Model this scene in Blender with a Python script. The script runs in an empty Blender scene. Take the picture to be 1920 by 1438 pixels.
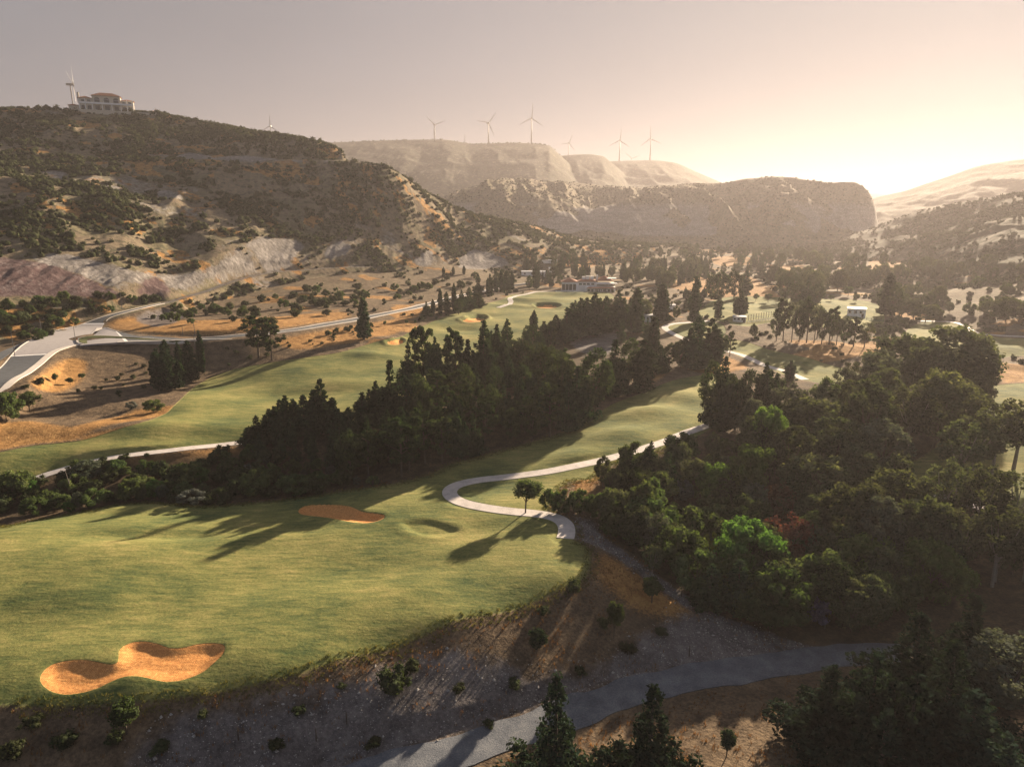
import bpy, bmesh, math, random
import numpy as np
from mathutils import Vector, Matrix, geometry
R = math.radians
random.seed(7)
rng = np.random.default_rng(7)
S = bpy.context.scene
C = S.collection

# ---------------------------------------------------------------- camera, sky, sun, exposure
F_PX, CX, CY, PITCH, CAM_Z = 1297.0, 960.0, 719.0, R(13.8), 56.0
cam_data = bpy.data.cameras.new('camera')
cam_data.sensor_fit = 'HORIZONTAL'; cam_data.sensor_width = 36.0
cam_data.lens = 36.0 * F_PX / 1920.0
cam_data.clip_start = 0.5; cam_data.clip_end = 20000
cam = bpy.data.objects.new('camera', cam_data); C.objects.link(cam)
cam.location = (0, 0, CAM_Z); cam.rotation_euler = (R(90) - PITCH, 0, 0)
S.camera = cam

SUN_AZ, SUN_EL = R(33), R(15.5)
world = bpy.data.worlds.new('World'); S.world = world; world.use_nodes = True
wn = world.node_tree.nodes; wl = world.node_tree.links
bg = wn['Background']
sky = wn.new('ShaderNodeTexSky'); sky.sky_type = 'NISHITA'; sky.sun_disc = False
sky.sun_elevation = SUN_EL; sky.sun_rotation = SUN_AZ
sky.altitude = 200; sky.air_density = 1.0; sky.dust_density = 1.6; sky.ozone_density = 1.0
# hazy evening sky: pale cream round the low sun, mauve grey away from it, blended over the sky texture
GLOW = Vector((math.sin(R(29)) * math.cos(R(4)), math.cos(R(29)) * math.cos(R(4)), math.sin(R(4))))
tcw = wn.new('ShaderNodeTexCoord')
dp = wn.new('ShaderNodeVectorMath'); dp.operation = 'DOT_PRODUCT'; dp.inputs[1].default_value = GLOW
wl.new(tcw.outputs['Generated'], dp.inputs[0])
ac = wn.new('ShaderNodeMath'); ac.operation = 'ARCCOSINE'; wl.new(dp.outputs['Value'], ac.inputs[0])
sc_ = wn.new('ShaderNodeMath'); sc_.operation = 'DIVIDE'; wl.new(ac.outputs[0], sc_.inputs[0]); sc_.inputs[1].default_value = math.pi
rp = wn.new('ShaderNodeValToRGB'); wl.new(sc_.outputs[0], rp.inputs[0]); rp.color_ramp.interpolation = 'B_SPLINE'
el = rp.color_ramp.elements
SKY = [(0, (.17, .18, .21)), (.05, (.20, .205, .24)), (.11, (.235, .235, .27)), (.19, (.245, .24, .275)), (.28, (.22, .218, .248)), (.38, (.205, .215, .25)), (.55, (.215, .25, .32)), (1, (.19, .235, .32))]
while len(el) < len(SKY): el.new(.5)
for i, (p, c) in enumerate(SKY): el[i].position = p; el[i].color = (*c, 1)
hs = wn.new('ShaderNodeHueSaturation'); hs.inputs['Saturation'].default_value = 0.5; hs.inputs['Value'].default_value = 0.10
wl.new(sky.outputs[0], hs.inputs['Color'])
gm = wn.new('ShaderNodeGamma'); gm.inputs[1].default_value = 0.6; wl.new(hs.outputs[0], gm.inputs[0])
mxw = wn.new('ShaderNodeMix'); mxw.data_type = 'RGBA'; mxw.inputs[0].default_value = SKY_MIX = 0.92
wl.new(gm.outputs[0], mxw.inputs[6]); wl.new(rp.outputs[0], mxw.inputs[7])
vs = wn.new('ShaderNodeVectorMath'); vs.operation = 'SCALE'; vs.inputs['Scale'].default_value = 2.1
cn = wn.new('ShaderNodeTexNoise'); cn.inputs['Scale'].default_value = 2.2; cn.inputs['Detail'].default_value = 4; cn.inputs['Roughness'].default_value = .5
cmp_ = wn.new('ShaderNodeMapping'); cmp_.inputs['Scale'].default_value = (1, 1, 3.5); wl.new(tcw.outputs['Generated'], cmp_.inputs['Vector']); wl.new(cmp_.outputs[0], cn.inputs['Vector'])
cmr = wn.new('ShaderNodeMapRange'); wl.new(cn.outputs['Fac'], cmr.inputs[0]); cmr.inputs[1].default_value = .3; cmr.inputs[2].default_value = .7; cmr.inputs[3].default_value = .95; cmr.inputs[4].default_value = 1.06
v0 = wn.new('ShaderNodeVectorMath'); v0.operation = 'SCALE'; wl.new(mxw.outputs[2], v0.inputs[0]); wl.new(cmr.outputs[0], v0.inputs['Scale'])
wl.new(v0.outputs[0], vs.inputs[0]); wl.new(vs.outputs[0], bg.inputs[0])
bg.inputs[1].default_value = 0.1

sun_data = bpy.data.lights.new('sun', 'SUN'); sun_data.energy = 4.6; sun_data.angle = R(1.2)
sun_data.color = (1.0, 0.80, 0.57)
sun = bpy.data.objects.new('sun', sun_data); C.objects.link(sun)
SUN_DIR = Vector((math.sin(SUN_AZ) * math.cos(SUN_EL), math.cos(SUN_AZ) * math.cos(SUN_EL), math.sin(SUN_EL)))
sun.rotation_euler = (-SUN_DIR).to_track_quat('-Z', 'Y').to_euler()
sun.location = (300, 500, 400)

S.view_settings.view_transform = 'Standard'; S.view_settings.look = 'None'
S.view_settings.gamma = 1.0; S.view_settings.use_curve_mapping = False
S.view_settings.exposure = 2.3
try:
    S.cycles.volume_bounces = 0; S.cycles.max_bounces = 6; S.cycles.transparent_max_bounces = 8
    S.cycles.diffuse_bounces = 3; S.cycles.transmission_bounces = 4
except Exception: pass

# ---------------------------------------------------------------- small helpers
def ray(px, py):
    x = (px - CX) / F_PX; y = -(py - CY) / F_PX
    return (x, math.cos(PITCH) + y * math.sin(PITCH), -math.sin(PITCH) + y * math.cos(PITCH))
def az_of(px, py):
    d = ray(px, py); return math.atan2(d[0], d[1])
def tan_el(px, py):
    d = ray(px, py); return d[2] / math.hypot(d[0], d[1])
def project(x, y, z):
    zz = np.asarray(z) - CAM_Z
    dep = y * math.cos(PITCH) - zz * math.sin(PITCH)
    up = y * math.sin(PITCH) + zz * math.cos(PITCH)
    return CX + F_PX * x / dep, CY - F_PX * up / dep
def hash2(ix, iy, seed):
    n = (ix.astype(np.int64) * 374761393 + iy.astype(np.int64) * 668265263 + seed * 982451653) & 0xffffffff
    n = ((n ^ (n >> 13)) * 1274126177) & 0xffffffff
    n = (n ^ (n >> 16)) & 0xffffffff
    return n / 4294967295.0
def vnoise(x, y, seed=0):
    ix = np.floor(x); iy = np.floor(y); fx = x - ix; fy = y - iy
    u = fx * fx * fx * (fx * (fx * 6 - 15) + 10); v = fy * fy * fy * (fy * (fy * 6 - 15) + 10)
    a = hash2(ix, iy, seed); b = hash2(ix + 1, iy, seed); c = hash2(ix, iy + 1, seed); d = hash2(ix + 1, iy + 1, seed)
    return (a * (1 - u) + b * u) * (1 - v) + (c * (1 - u) + d * u) * v - 0.5
def fbm(x, y, octv=4, seed=0, gain=0.5):
    s = 0; a = 1.0
    for k in range(octv):
        s = s + a * vnoise(x * 2 ** k + 17.3 * k, y * 2 ** k - 9.1 * k, seed + k); a *= gain
    return s
def ridged(x, y, octv=4, seed=0):
    s = 0; a = 1.0
    for k in range(octv):
        s = s + a * (0.5 - np.abs(2 * vnoise(x * 2 ** k + 3.7 * k, y * 2 ** k, seed + k))); a *= 0.5
    return s
def sstep(e0, e1, x):
    t = np.clip((x - e0) / (e1 - e0), 0, 1); return t * t * (3 - 2 * t)
def mono(xs, ys):
    """monotone cubic (no overshoot) through the points, flat beyond the ends"""
    xs = np.array(xs, float); ys = np.array(ys, float)
    h = np.diff(xs); d = np.diff(ys) / h
    m = np.zeros(len(xs)); m[0] = d[0]; m[-1] = d[-1]
    for i in range(1, len(xs) - 1):
        m[i] = 0 if d[i - 1] * d[i] <= 0 else 2 * d[i - 1] * d[i] / (d[i - 1] + d[i])
    def f(x):
        x = np.clip(np.asarray(x, float), xs[0], xs[-1])
        i = np.clip(np.searchsorted(xs, x, 'right') - 1, 0, len(xs) - 2)
        t = (x - xs[i]) / h[i]
        return ((2*t**3-3*t**2+1) * ys[i] + (t**3-2*t**2+t) * h[i] * m[i] + (-2*t**3+3*t**2) * ys[i+1] + (t**3-t**2) * h[i] * m[i+1])
    return f

def tag(o, label=None, cat=None, group=None, kind=None):
    if label: o['label'] = label
    if cat: o['category'] = cat
    if group: o['group'] = group
    if kind: o['kind'] = kind
    return o
def link(name, me, mat=None, parent=None):
    o = bpy.data.objects.new(name, me); C.objects.link(o)
    if mat is not None and not me.materials: me.materials.append(mat)
    if parent is not None: o.parent = parent
    return o
def empty(name, loc, rz=0.0, scale=1.0):
    o = bpy.data.objects.new(name, None); C.objects.link(o)
    o.location = loc; o.rotation_euler = (0, 0, rz); o.scale = (scale,) * 3
    o.empty_display_size = 0.5
    return o
def np_mesh(name, verts, faces, smooth=False):
    """verts (N,3), faces (M,k) numpy"""
    me = bpy.data.meshes.new(name)
    verts = np.asarray(verts, np.float32); faces = np.asarray(faces, np.int32)
    k = faces.shape[1]
    me.vertices.add(len(verts)); me.vertices.foreach_set('co', verts.ravel())
    me.loops.add(faces.size); me.loops.foreach_set('vertex_index', faces.ravel())
    me.polygons.add(len(faces)); me.polygons.foreach_set('loop_start', np.arange(0, faces.size, k, dtype=np.int32))
    me.polygons.foreach_set('use_smooth', np.full(len(faces), smooth))
    me.update(); me.validate()
    return me
class MB:
    """collects boxes, tubes and lofts into one mesh"""
    def __init__(s): s.v = []; s.f = []
    def add(s, v, f):
        n = len(s.v); s.v += [tuple(p) for p in v]; s.f += [tuple(i + n for i in q) for q in f]
    def box(s, x0, x1, y0, y1, z0, z1):
        s.add([(x0,y0,z0),(x1,y0,z0),(x1,y1,z0),(x0,y1,z0),(x0,y0,z1),(x1,y0,z1),(x1,y1,z1),(x0,y1,z1)],
              [(0,3,2,1),(4,5,6,7),(0,1,5,4),(1,2,6,5),(2,3,7,6),(3,0,4,7)])
    def tube(s, pts, rads, n=6):
        pts = [Vector(p) for p in pts]; base = len(s.v); rings = []
        for i, p in enumerate(pts):
            d = (pts[min(i+1, len(pts)-1)] - pts[max(i-1, 0)]).normalized()
            a = d.orthogonal().normalized() if i == 0 else (ref - d * ref.dot(d)).normalized()
            ref = a; b = d.cross(a)
            for k in range(n):
                t = 2 * math.pi * k / n
                s.v.append(tuple(p + (a * math.cos(t) + b * math.sin(t)) * rads[i]))
        for i in range(len(pts) - 1):
            for k in range(n):
                q = base + i * n; s.f.append((q+k, q+(k+1) % n, q+n+(k+1) % n, q+n+k))
        s.f.append(tuple(base + k for k in range(n))[::-1]); s.f.append(tuple(base + (len(pts)-1) * n + k for k in range(n)))
    def hip(s, x0, x1, y0, y1, z0, h, over=0.4, t=0.15):
        x0 -= over; x1 += over; y0 -= over; y1 += over
        s.box(x0, x1, y0, y1, z0, z0 + t)
        w = min(x1 - x0, y1 - y0) / 2
        if x1 - x0 >= y1 - y0: a, b = (x0 + w, (y0+y1)/2), (x1 - w, (y0+y1)/2)
        else: a, b = ((x0+x1)/2, y0 + w), ((x0+x1)/2, y1 - w)
        z = z0 + t + 0.003
        if x1 - x0 >= y1 - y0:
            s.add([(x0,y0,z),(x1,y0,z),(x1,y1,z),(x0,y1,z),(a[0],a[1],z+h),(b[0],b[1],z+h)], [(0,1,5,4),(1,2,5),(2,3,4,5),(3,0,4)])
        else:
            s.add([(x0,y0,z),(x1,y0,z),(x1,y1,z),(x0,y1,z),(a[0],a[1],z+h),(b[0],b[1],z+h)], [(0,1,4),(1,2,5,4),(2,3,5),(3,0,4,5)])
    def build(s, name, mat, parent=None, smooth=False):
        me = bpy.data.meshes.new(name); me.from_pydata(s.v, [], s.f); me.update()
        if smooth: me.polygons.foreach_set('use_smooth', [True] * len(me.polygons))
        return link(name, me, mat, parent)

# ---------------------------------------------------------------- materials
def mat_new(name):
    m = bpy.data.materials.new(name); m.use_nodes = True
    nt = m.node_tree; b = nt.nodes['Principled BSDF']; b.inputs['Roughness'].default_value = 0.9
    b.inputs['Specular IOR Level'].default_value = 0.2
    return m, nt, b
def node(nt, t, **kw):
    n = nt.nodes.new(t)
    for k, v in kw.items():
        if hasattr(n, k) and k not in n.inputs: setattr(n, k, v)
        else: n.inputs[k].default_value = v
    return n
def rgb(c): return (c[0], c[1], c[2], 1.0)
def noise_n(nt, scale, detail=4, rough=0.55, vec=None, dist=0.0):
    n = node(nt, 'ShaderNodeTexNoise'); n.inputs['Scale'].default_value = scale
    n.inputs['Detail'].default_value = detail; n.inputs['Roughness'].default_value = rough
    n.inputs['Distortion'].default_value = dist
    if vec is not None: nt.links.new(vec, n.inputs['Vector'])
    return n.outputs['Fac']
def ramp(nt, fac, stops):
    r = node(nt, 'ShaderNodeValToRGB'); e = r.color_ramp.elements
    while len(e) < len(stops): e.new(0.5)
    for i, (p, c) in enumerate(stops): e[i].position = p; e[i].color = rgb(c) if len(c) == 3 else c
    nt.links.new(fac, r.inputs[0]); return r.outputs[0]
def mix(nt, fac, a, b, mode='MIX'):
    n = node(nt, 'ShaderNodeMix', data_type='RGBA', blend_type=mode)
    for sock, v in ((n.inputs[0], fac), (n.inputs[6], a), (n.inputs[7], b)):
        if isinstance(v, (int, float)): sock.default_value = v
        elif isinstance(v, tuple): sock.default_value = rgb(v)
        else: nt.links.new(v, sock)
    return n.outputs[2]
def mth(nt, op, a, b=None, c=None, clamp=False):
    n = node(nt, 'ShaderNodeMath', operation=op); n.use_clamp = clamp
    for i, v in enumerate((a, b, c)):
        if v is None: continue
        if isinstance(v, (int, float)): n.inputs[i].default_value = v
        else: nt.links.new(v, n.inputs[i])
    return n.outputs[0]
def geo_pos(nt): return node(nt, 'ShaderNodeNewGeometry').outputs['Position']
def mapping(nt, vec, scale, rot=(0,0,0)):
    m = node(nt, 'ShaderNodeMapping'); m.inputs['Scale'].default_value = scale; m.inputs['Rotation'].default_value = rot
    nt.links.new(vec, m.inputs['Vector']); return m.outputs[0]
def bump(nt, bsdf, h, dist, strength=1.0):
    b = node(nt, 'ShaderNodeBump'); b.inputs['Distance'].default_value = dist; b.inputs['Strength'].default_value = strength
    nt.links.new(h, b.inputs['Height']); nt.links.new(b.outputs[0], bsdf.inputs['Normal']); return b

def simple_mat(name, col, rough=0.85, var=0.15, scale=1.5, spec=0.2, metal=0.0):
    m, nt, b = mat_new(name)
    tc = node(nt, 'ShaderNodeTexCoord')
    n = noise_n(nt, scale, 5, 0.6, tc.outputs['Object'])
    lo = tuple(c * (1 - var) for c in col); hi = tuple(min(1, c * (1 + var)) for c in col)
    nt.links.new(ramp(nt, n, [(0.3, lo), (0.7, hi)]), b.inputs['Base Color'])
    b.inputs['Roughness'].default_value = rough; b.inputs['Specular IOR Level'].default_value = spec
    b.inputs['Metallic'].default_value = metal
    return m
def foliage_mat(name, col, hi, trans=0.3, tcol=None):
    """leaf colour, varied by tree (object random) and by clump (noise)"""
    m, nt, b = mat_new(name)
    nt.nodes.remove(b)
    out = nt.nodes['Material Output']
    tc = node(nt, 'ShaderNodeTexCoord'); oi = node(nt, 'ShaderNodeObjectInfo')
    n1 = noise_n(nt, 0.55, 3, 0.6, tc.outputs['Object']); n2 = noise_n(nt, 2.4, 2, 0.6, tc.outputs['Object'])
    f = mth(nt, 'ADD', mth(nt, 'MULTIPLY', n1, 0.65), mth(nt, 'MULTIPLY', n2, 0.35))
    base = ramp(nt, f, [(0.36, tuple(c * 0.62 for c in col)), (0.52, col), (0.66, hi)])
    val = mth(nt, 'MULTIPLY_ADD', oi.outputs['Random'], 0.6, 0.72)
    h = node(nt, 'ShaderNodeHueSaturation'); nt.links.new(base, h.inputs['Color']); nt.links.new(val, h.inputs['Value'])
    hue = mth(nt, 'MULTIPLY_ADD', mth(nt, 'FRACT', mth(nt, 'MULTIPLY', oi.outputs['Random'], 7.31)), 0.05, 0.475)
    nt.links.new(hue, h.inputs['Hue'])
    d = node(nt, 'ShaderNodeBsdfDiffuse'); nt.links.new(h.outputs[0], d.inputs[0])
    t = node(nt, 'ShaderNodeBsdfTranslucent')
    tint = mix(nt, 1.0, h.outputs[0], tcol or (1.25, 1.35, 0.6), 'MULTIPLY'); nt.links.new(tint, t.inputs[0])
    ms = node(nt, 'ShaderNodeMixShader'); ms.inputs[0].default_value = trans
    nt.links.new(d.outputs[0], ms.inputs[1]); nt.links.new(t.outputs[0], ms.inputs[2])
    nt.links.new(ms.outputs[0], out.inputs[0])
    return m
M = {}
# ---------------------------------------------------------------- terrain heights
# ground control points: (image x, image y, altitude) -> a place on the ground
GP = [(0,1000,0),(300,1000,-.4),(600,1000,0),(900,1000,.4),(1060,1000,.4),(0,1150,0),(300,1150,.3),(600,1130,.5),(900,1100,.5),
 (100,1300,0),(400,1285,-.1),(700,1195,0),(-300,1100,0),(-350,1300,-.5),(1090,1050,.2),(1060,1100,0),(850,1165,0),(640,1232,-.1),(500,1280,-.2),(250,1315,-.1),(0,1320,-.1),
 (850,905,-.8),(1000,850,-.8),(1200,760,0),(1300,720,.2),(1300,800,.1),(950,930,0),(740,940,-.3),(1100,880,-.2),(1100,960,-.6),
 (720,1430,-6.2),(960,1370,-6.2),(1200,1290,-6.2),(1500,1235,-6.2),(1640,1215,-6.2),(1850,1230,-6.5),(500,1438,-6),
 (640,1380,-4.8),(900,1320,-5.2),(1150,1240,-5.0),(1400,1195,-5.6),(0,1400,-2.2),(150,1438,-3.6),(330,1400,-3.5),(380,1330,-1),
 (1180,1080,-1.4),(1250,1120,-2.6),(1340,1165,-4.4),(1450,1190,-5.8),(1000,1200,-2.5),(1150,1150,-2.4),
 (1000,1438,-6),(1150,1400,-5.4),(1300,1400,-4.6),(1600,1400,-4.2),(1900,1400,-4.5),(1300,1335,-5.2),(1500,1290,-5.4),(960,1700,-4),(0,1700,-8),(1900,1700,-3),
 (1150,940,-1.4),(1150,1010,-1.6),(1250,1000,-3.5),(1400,1100,-5.4),(1600,1100,-6.2),(1900,1100,-6),(1900,970,-5.5),(1700,900,-5.2),(1400,950,-4.2),(1350,850,-1),(1500,820,-3.4),(1700,800,-4),(1900,800,-3),(2200,900,-4),(2200,1200,-5),
 (1600,700,-2),(1900,740,-2.6),(1900,640,-1.8),(1700,640,-1.5),(1500,650,-1.5),(1420,665,-1.5),(1350,740,0),(1450,710,-1.2),(2200,640,-1),
 (1300,620,1),(1500,600,.5),(1800,590,-.5),(1100,560,3),(960,560,4),(1100,530,4.5),(1300,540,2),(1500,540,1),(1800,540,1),
 (1100,495,7),(1300,490,4),(1600,490,2),(1860,540,6),(1920,560,6),(2100,540,12),(1920,500,17),(2200,480,34),
 (700,850,0),(800,800,1.2),(950,750,1.6),(1100,700,1.6),(1200,680,1.2),(1050,640,2),(600,830,0),
 (0,930,-3.8),(300,905,-3.6),(600,890,-3),(740,900,-1.6),(-300,940,-2.6),
 (0,870,0),(300,830,0),(500,760,0),(640,700,.8),(800,640,1.8),(900,600,2.6),(700,740,.8),(-300,880,0),
 (0,820,.8),(200,800,.8),(300,740,.6),(0,765,3.6),(100,720,3.8),(200,700,2.8),(400,690,1.0),(-300,800,3),
 (0,715,8),(100,645,8.8),(200,610,9),(330,637,8.8),(450,632,8.8),(600,608,8.4),(750,580,7.8),(900,545,6.8),(1000,525,6),(-200,760,7.5),
 (0,645,5.8),(100,612,7),(0,600,8.5),(150,575,10),(300,560,11),(430,590,10),(560,560,11),(700,540,11),(850,520,11),(950,505,10),(-300,600,9),
 (0,556,12.5),(430,530,14.5),(640,497,20),(860,500,15.5),(1000,480,17),(1200,468,12),(-400,560,12)]
PX = np.array([(az_of(a,b), math.log((CAM_Z - z) / max(1e-3, -tan_el(a,b))), z) for a, b, z in GP])
far = []
for a in (-45,-25,-8,5,15,25,35,45):
    for r, z in ((1300, 8), (2600, 4), (6500, 0)):
        far.append((R(a), math.log(r), z + (12 if a > 30 and r < 1400 else 0)))
for a, r, z in ((-45,60,-5),(45,60,-5),(-45,110,0),(45,130,-4),(-45,40,-8),(0,40,-6),(45,40,-5),(-46,250,6),(46,250,-1),(46,500,14),(-46,500,22)):
    far.append((R(a), math.log(r), z))
PX = np.vstack([PX, np.array(far)])
def tps(P, lam=2e-4):
    A = P[:, :2].copy(); n = len(A)
    d2 = ((A[:, None] - A[None]) ** 2).sum(-1)
    K = 0.5 * d2 * np.log(d2 + 1e-12) + lam * np.eye(n)
    Q = np.hstack([np.ones((n, 1)), A])
    L = np.block([[K, Q], [Q.T, np.zeros((3, 3))]])
    w = np.linalg.solve(L, np.concatenate([P[:, 2], np.zeros(3)]))
    return A, w
TA, TW = tps(PX)
def base_z(az, lr):
    s = TW[-3] + TW[-2] * az + TW[-1] * lr
    for i in range(len(TA)):
        d2 = (az - TA[i, 0]) ** 2 + (lr - TA[i, 1]) ** 2
        s = s + TW[i] * 0.5 * d2 * np.log(d2 + 1e-12)
    return s

def azl(pxs, pys): return [az_of(a, b) for a, b in zip(pxs, pys)]
class Hill:
    """a ridge: crest line and foot line as seen from the survey point, with real distances"""
    def __init__(s, crest, rc, rf, zf, rough=1.0, power=1.0, back=0.9, seed=1, steps=None):
        px = [c[0] for c in crest]; py = [c[1] for c in crest]
        a = azl(px, py)
        s.te = mono(a, [tan_el(p, q) for p, q in crest]); s.a0, s.a1 = a[0], a[-1]
        s.rc = mono([az_of(p, 400) for p, _ in rc], [v for _, v in rc])
        s.rf = mono([az_of(p, 400) for p, _ in rf], [v for _, v in rf])
        s.zf = mono([az_of(p, 400) for p, _ in zf], [v for _, v in zf])
        s.rough, s.power, s.back, s.seed = rough, power, back, seed
    def z(s, az, r, x, y):
        rc = s.rc(az); rf = s.rf(az); zf = s.zf(az); zc = CAM_Z + rc * s.te(az)
        t = (r - rf) / (rc - rf)
        tt = np.clip(t, 0, 1)
        prof = tt ** s.power
        prof = prof * (1 - 0.12 * sstep(0.8, 1, tt) * 0) 
        z = zf + (zc - zf) * prof
        n = s.rough * (ridged(x / 75, y / 140, 5, s.seed) * 13 + fbm(x / 300, y / 300, 3, s.seed + 9) * 16)
        env = np.sin(np.pi * np.clip(tt, 0, 1)) ** 0.8
        z = z + n * env * np.clip((zc - zf) / 60, 0, 1.5)
        z = np.where(t < 0, zf + (r - rf) * 0.45, z)
        z = np.where(t > 1, zc - (r - rc) * s.back * np.clip((r - rc) / 60, 0.15, 1) * 0.5, z)
        edge = np.minimum(az - s.a0, s.a1 - az)
        return np.where(edge < 0, -200, z)

# the near left hill: foot, cutting top, bench, summit (pixel y and distance)
hp = [-700,-200,0,200,330,430,560,640,720,800,860,900,1000,1100,1300]
foot = dict(zip(hp, [(590,330),(562,355),(557,372),(560,380),(548,405),(522,440),(503,478),(497,495),(497,512),(499,535),(500,560),(494,578),(482,625),(472,715),(463,935)]))
ctop = dict(zip(hp, [(480,420),(478,408),(478,412),(492,412),(513,424),(470,455),(446,508),(440,528),(450,545),(462,562),(468,588),(466,604),(460,655),(460,745),(461,955)]))
bench = dict(zip(hp, [(312,560),(312,580),(312,600),(304,612),(300,615),(300,610),(301,605),(302,600),(313,605),(361,640),(392,668),(405,692),(424,752),(450,835),(460.5,985)]))
bback = dict(zip(hp, [(308,575),(308,596),(308,616),(300,628),(296,631),(297,626),(298,616),(300,612)]))
top = dict(zip(hp, [(235,740),(215,750),(205,755),(208,755),(218,745),(238,725),(262,700),(298,660)]))
def hl(d, k): 
    ks = sorted(d); return [az_of(p, 400) for p in ks], [d[p][k] for p in ks]
def mk(d):
    ks = sorted(d); a = [az_of(p, d[p][0]) for p in ks]
    return mono(a, [tan_el(p, d[p][0]) for p in ks]), mono(a, [d[p][1] for p in ks])
hF, hFr = mk(foot); hT, hTr = mk(ctop); hB, hBr = mk(bench); hK, hKr = mk(bback)
crestd = dict(top)
crestd.update({60: (203, 755), 130: (205, 752), 280: (212, 750), 380: (230, 735), 470: (247, 715), 510: (252, 705), 550: (260, 700), 600: (272, 680)})
hS, hSr = mk(crestd)
A640 = az_of(650, 300)
def left_hill(az, r, x, y):
    zF = CAM_Z + hFr(az) * hF(az); zT = CAM_Z + hTr(az) * hT(az); zB = CAM_Z + hBr(az) * hB(az)
    w = sstep(A640 + 0.004, A640 - 0.006, az)
    rK = np.where(w > 0, hKr(az), hBr(az) + 14); zK = CAM_Z + hKr(az) * hK(az)
    rS = np.where(w > 0, hSr(az), hBr(az) + 60); zS = CAM_Z + hSr(az) * hS(az)
    zK = w * zK + (1 - w) * (zB - 1.0); zS = w * zS + (1 - w) * (zB - 14)
    rs = [hFr(az), hTr(az), hBr(az), rK, rS]; zs = [zF, zT, zB, zK, zS]
    z = np.where(r < rs[0], zs[0] + (r - rs[0]) * 0.45, 0)
    ex = [1.0, 1.12, 1.0, 1.05]
    for i in range(4):
        t = np.clip((r - rs[i]) / np.maximum(rs[i+1] - rs[i], 1), 0, 1)
        z = np.where(r >= rs[i], zs[i] + (zs[i+1] - zs[i]) * t ** ex[i], z)
    z = np.where(r > rs[4], zs[4] - (r - rs[4]) * 0.22 * np.clip((r - rs[4]) / 80, 0.1, 3), z)
    tl = np.clip((r - rs[1]) / (rs[2] - rs[1]), 0, 1); tu = np.clip((r - rs[3]) / np.maximum(rs[4] - rs[3], 1), 0, 1)
    env = np.sin(np.pi * tl) ** 0.7 * np.clip((zB - zT) / 40, 0, 1) + np.sin(np.pi * tu) ** 0.7 * 0.8 * w
    n = ridged(x / 55 + y / 300, y / 80, 5, 3) * 6.0 + fbm(x / 110, y / 110, 3, 31) * 13 + fbm(x / 14, y / 14, 3, 41) * 1.6
    z = z + n * env
    cut = np.sin(np.pi * np.clip((r - rs[0]) / (rs[1] - rs[0]), 0, 1))
    z = z + cut * (ridged(x / 16, y / 60, 4, 5) * 2.6 + fbm(x / 4, y / 20, 3, 8) * 0.8) * np.clip((zT - zF) / 12, 0, 1)
    return np.where(az > az_of(1300, 461), -200, z)

HILLS = [
 Hill([(780,400),(840,368),(900,350),(960,342),(1050,341),(1150,350),(1200,352),(1290,345),(1355,343),(1400,335),(1460,331),(1520,338),(1560,342),(1600,341),(1626,357),(1640,382),(1647,420),(1662,452)],
      [(700,1500),(1300,1430),(1660,1350)], [(700,980),(1000,990),(1350,1050),(1660,1180)], [(700,14),(1200,12),(1660,7)], rough=1.5, power=0.85, seed=11),
 Hill([(300,320),(500,277),(600,269),(660,266),(740,263),(790,262),(830,262),(890,270),(960,268),(1000,269),(1028,273),(1050,291),(1085,325),(1120,365),(1160,400)],
      [(300,2150),(1160,2150)], [(300,1450),(1160,1550)], [(300,30),(1160,30)], rough=.45, power=0.8, seed=21),
 Hill([(960,330),(1040,293),(1100,289),(1128,292),(1148,306),(1180,335),(1230,380)],
      [(960,2300),(1230,2300)], [(960,1600),(1230,1600)], [(960,30),(1230,30)], rough=.45, power=0.85, seed=23),
 Hill([(1080,330),(1140,302),(1220,300),(1262,304),(1310,324),(1355,343),(1400,362),(1460,395)],
      [(1080,2550),(1460,2550)], [(1080,1700),(1460,1700)], [(1080,30),(1460,30)], rough=.45, power=0.85, seed=25),
 Hill([(1560,425),(1600,392),(1640,371),(1700,357),(1740,343),(1780,330),(1850,308),(1920,299),(2050,292),(2300,300),(2700,330)],
      [(1560,2300),(2100,2200),(2700,2100)], [(1560,1500),(2700,1300)], [(1560,8),(2700,20)], rough=.5, power=0.9, seed=27),
 Hill([(1480,455),(1560,445),(1620,432),(1660,418),(1700,404),(1760,388),(1800,380),(1850,372),(1920,362),(2050,345),(2300,330),(2700,330)],
      [(1480,1250),(1700,1150),(1920,1050),(2700,950)], [(1480,1050),(1700,850),(1920,640),(2700,540)], [(1480,6),(1700,6),(1920,20),(2700,30)], rough=0.9, power=0.9, seed=29),
 Hill([(1540,400),(1590,372),(1620,362),(1640,360),(1670,366),(1720,385)],
      [(1540,4600),(1720,4600)], [(1540,3600),(1720,3600)], [(1540,0),(1720,0)], rough=1.0, power=0.8, seed=33),
]

# ---------------------------------------------------------------- polar terrain grid (finest near the path and the greens)
NA = 860
AZ = np.linspace(R(-44), R(44), NA)
rr = [40.0]
while rr[-1] < 6800:
    r = rr[-1]
    rr.append(r + np.interp(r, [40, 90, 150, 300, 600, 850, 1200, 2500, 6800], [.5, .38, .66, 1.7, 2.3, 3.4, 9, 20, 260]))
RR = np.array(rr); LR = np.log(RR); NR = len(RR)
AG, RG = np.meshgrid(AZ, RR, indexing='ij')
XG = RG * np.sin(AG); YG = RG * np.cos(AG)
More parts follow.
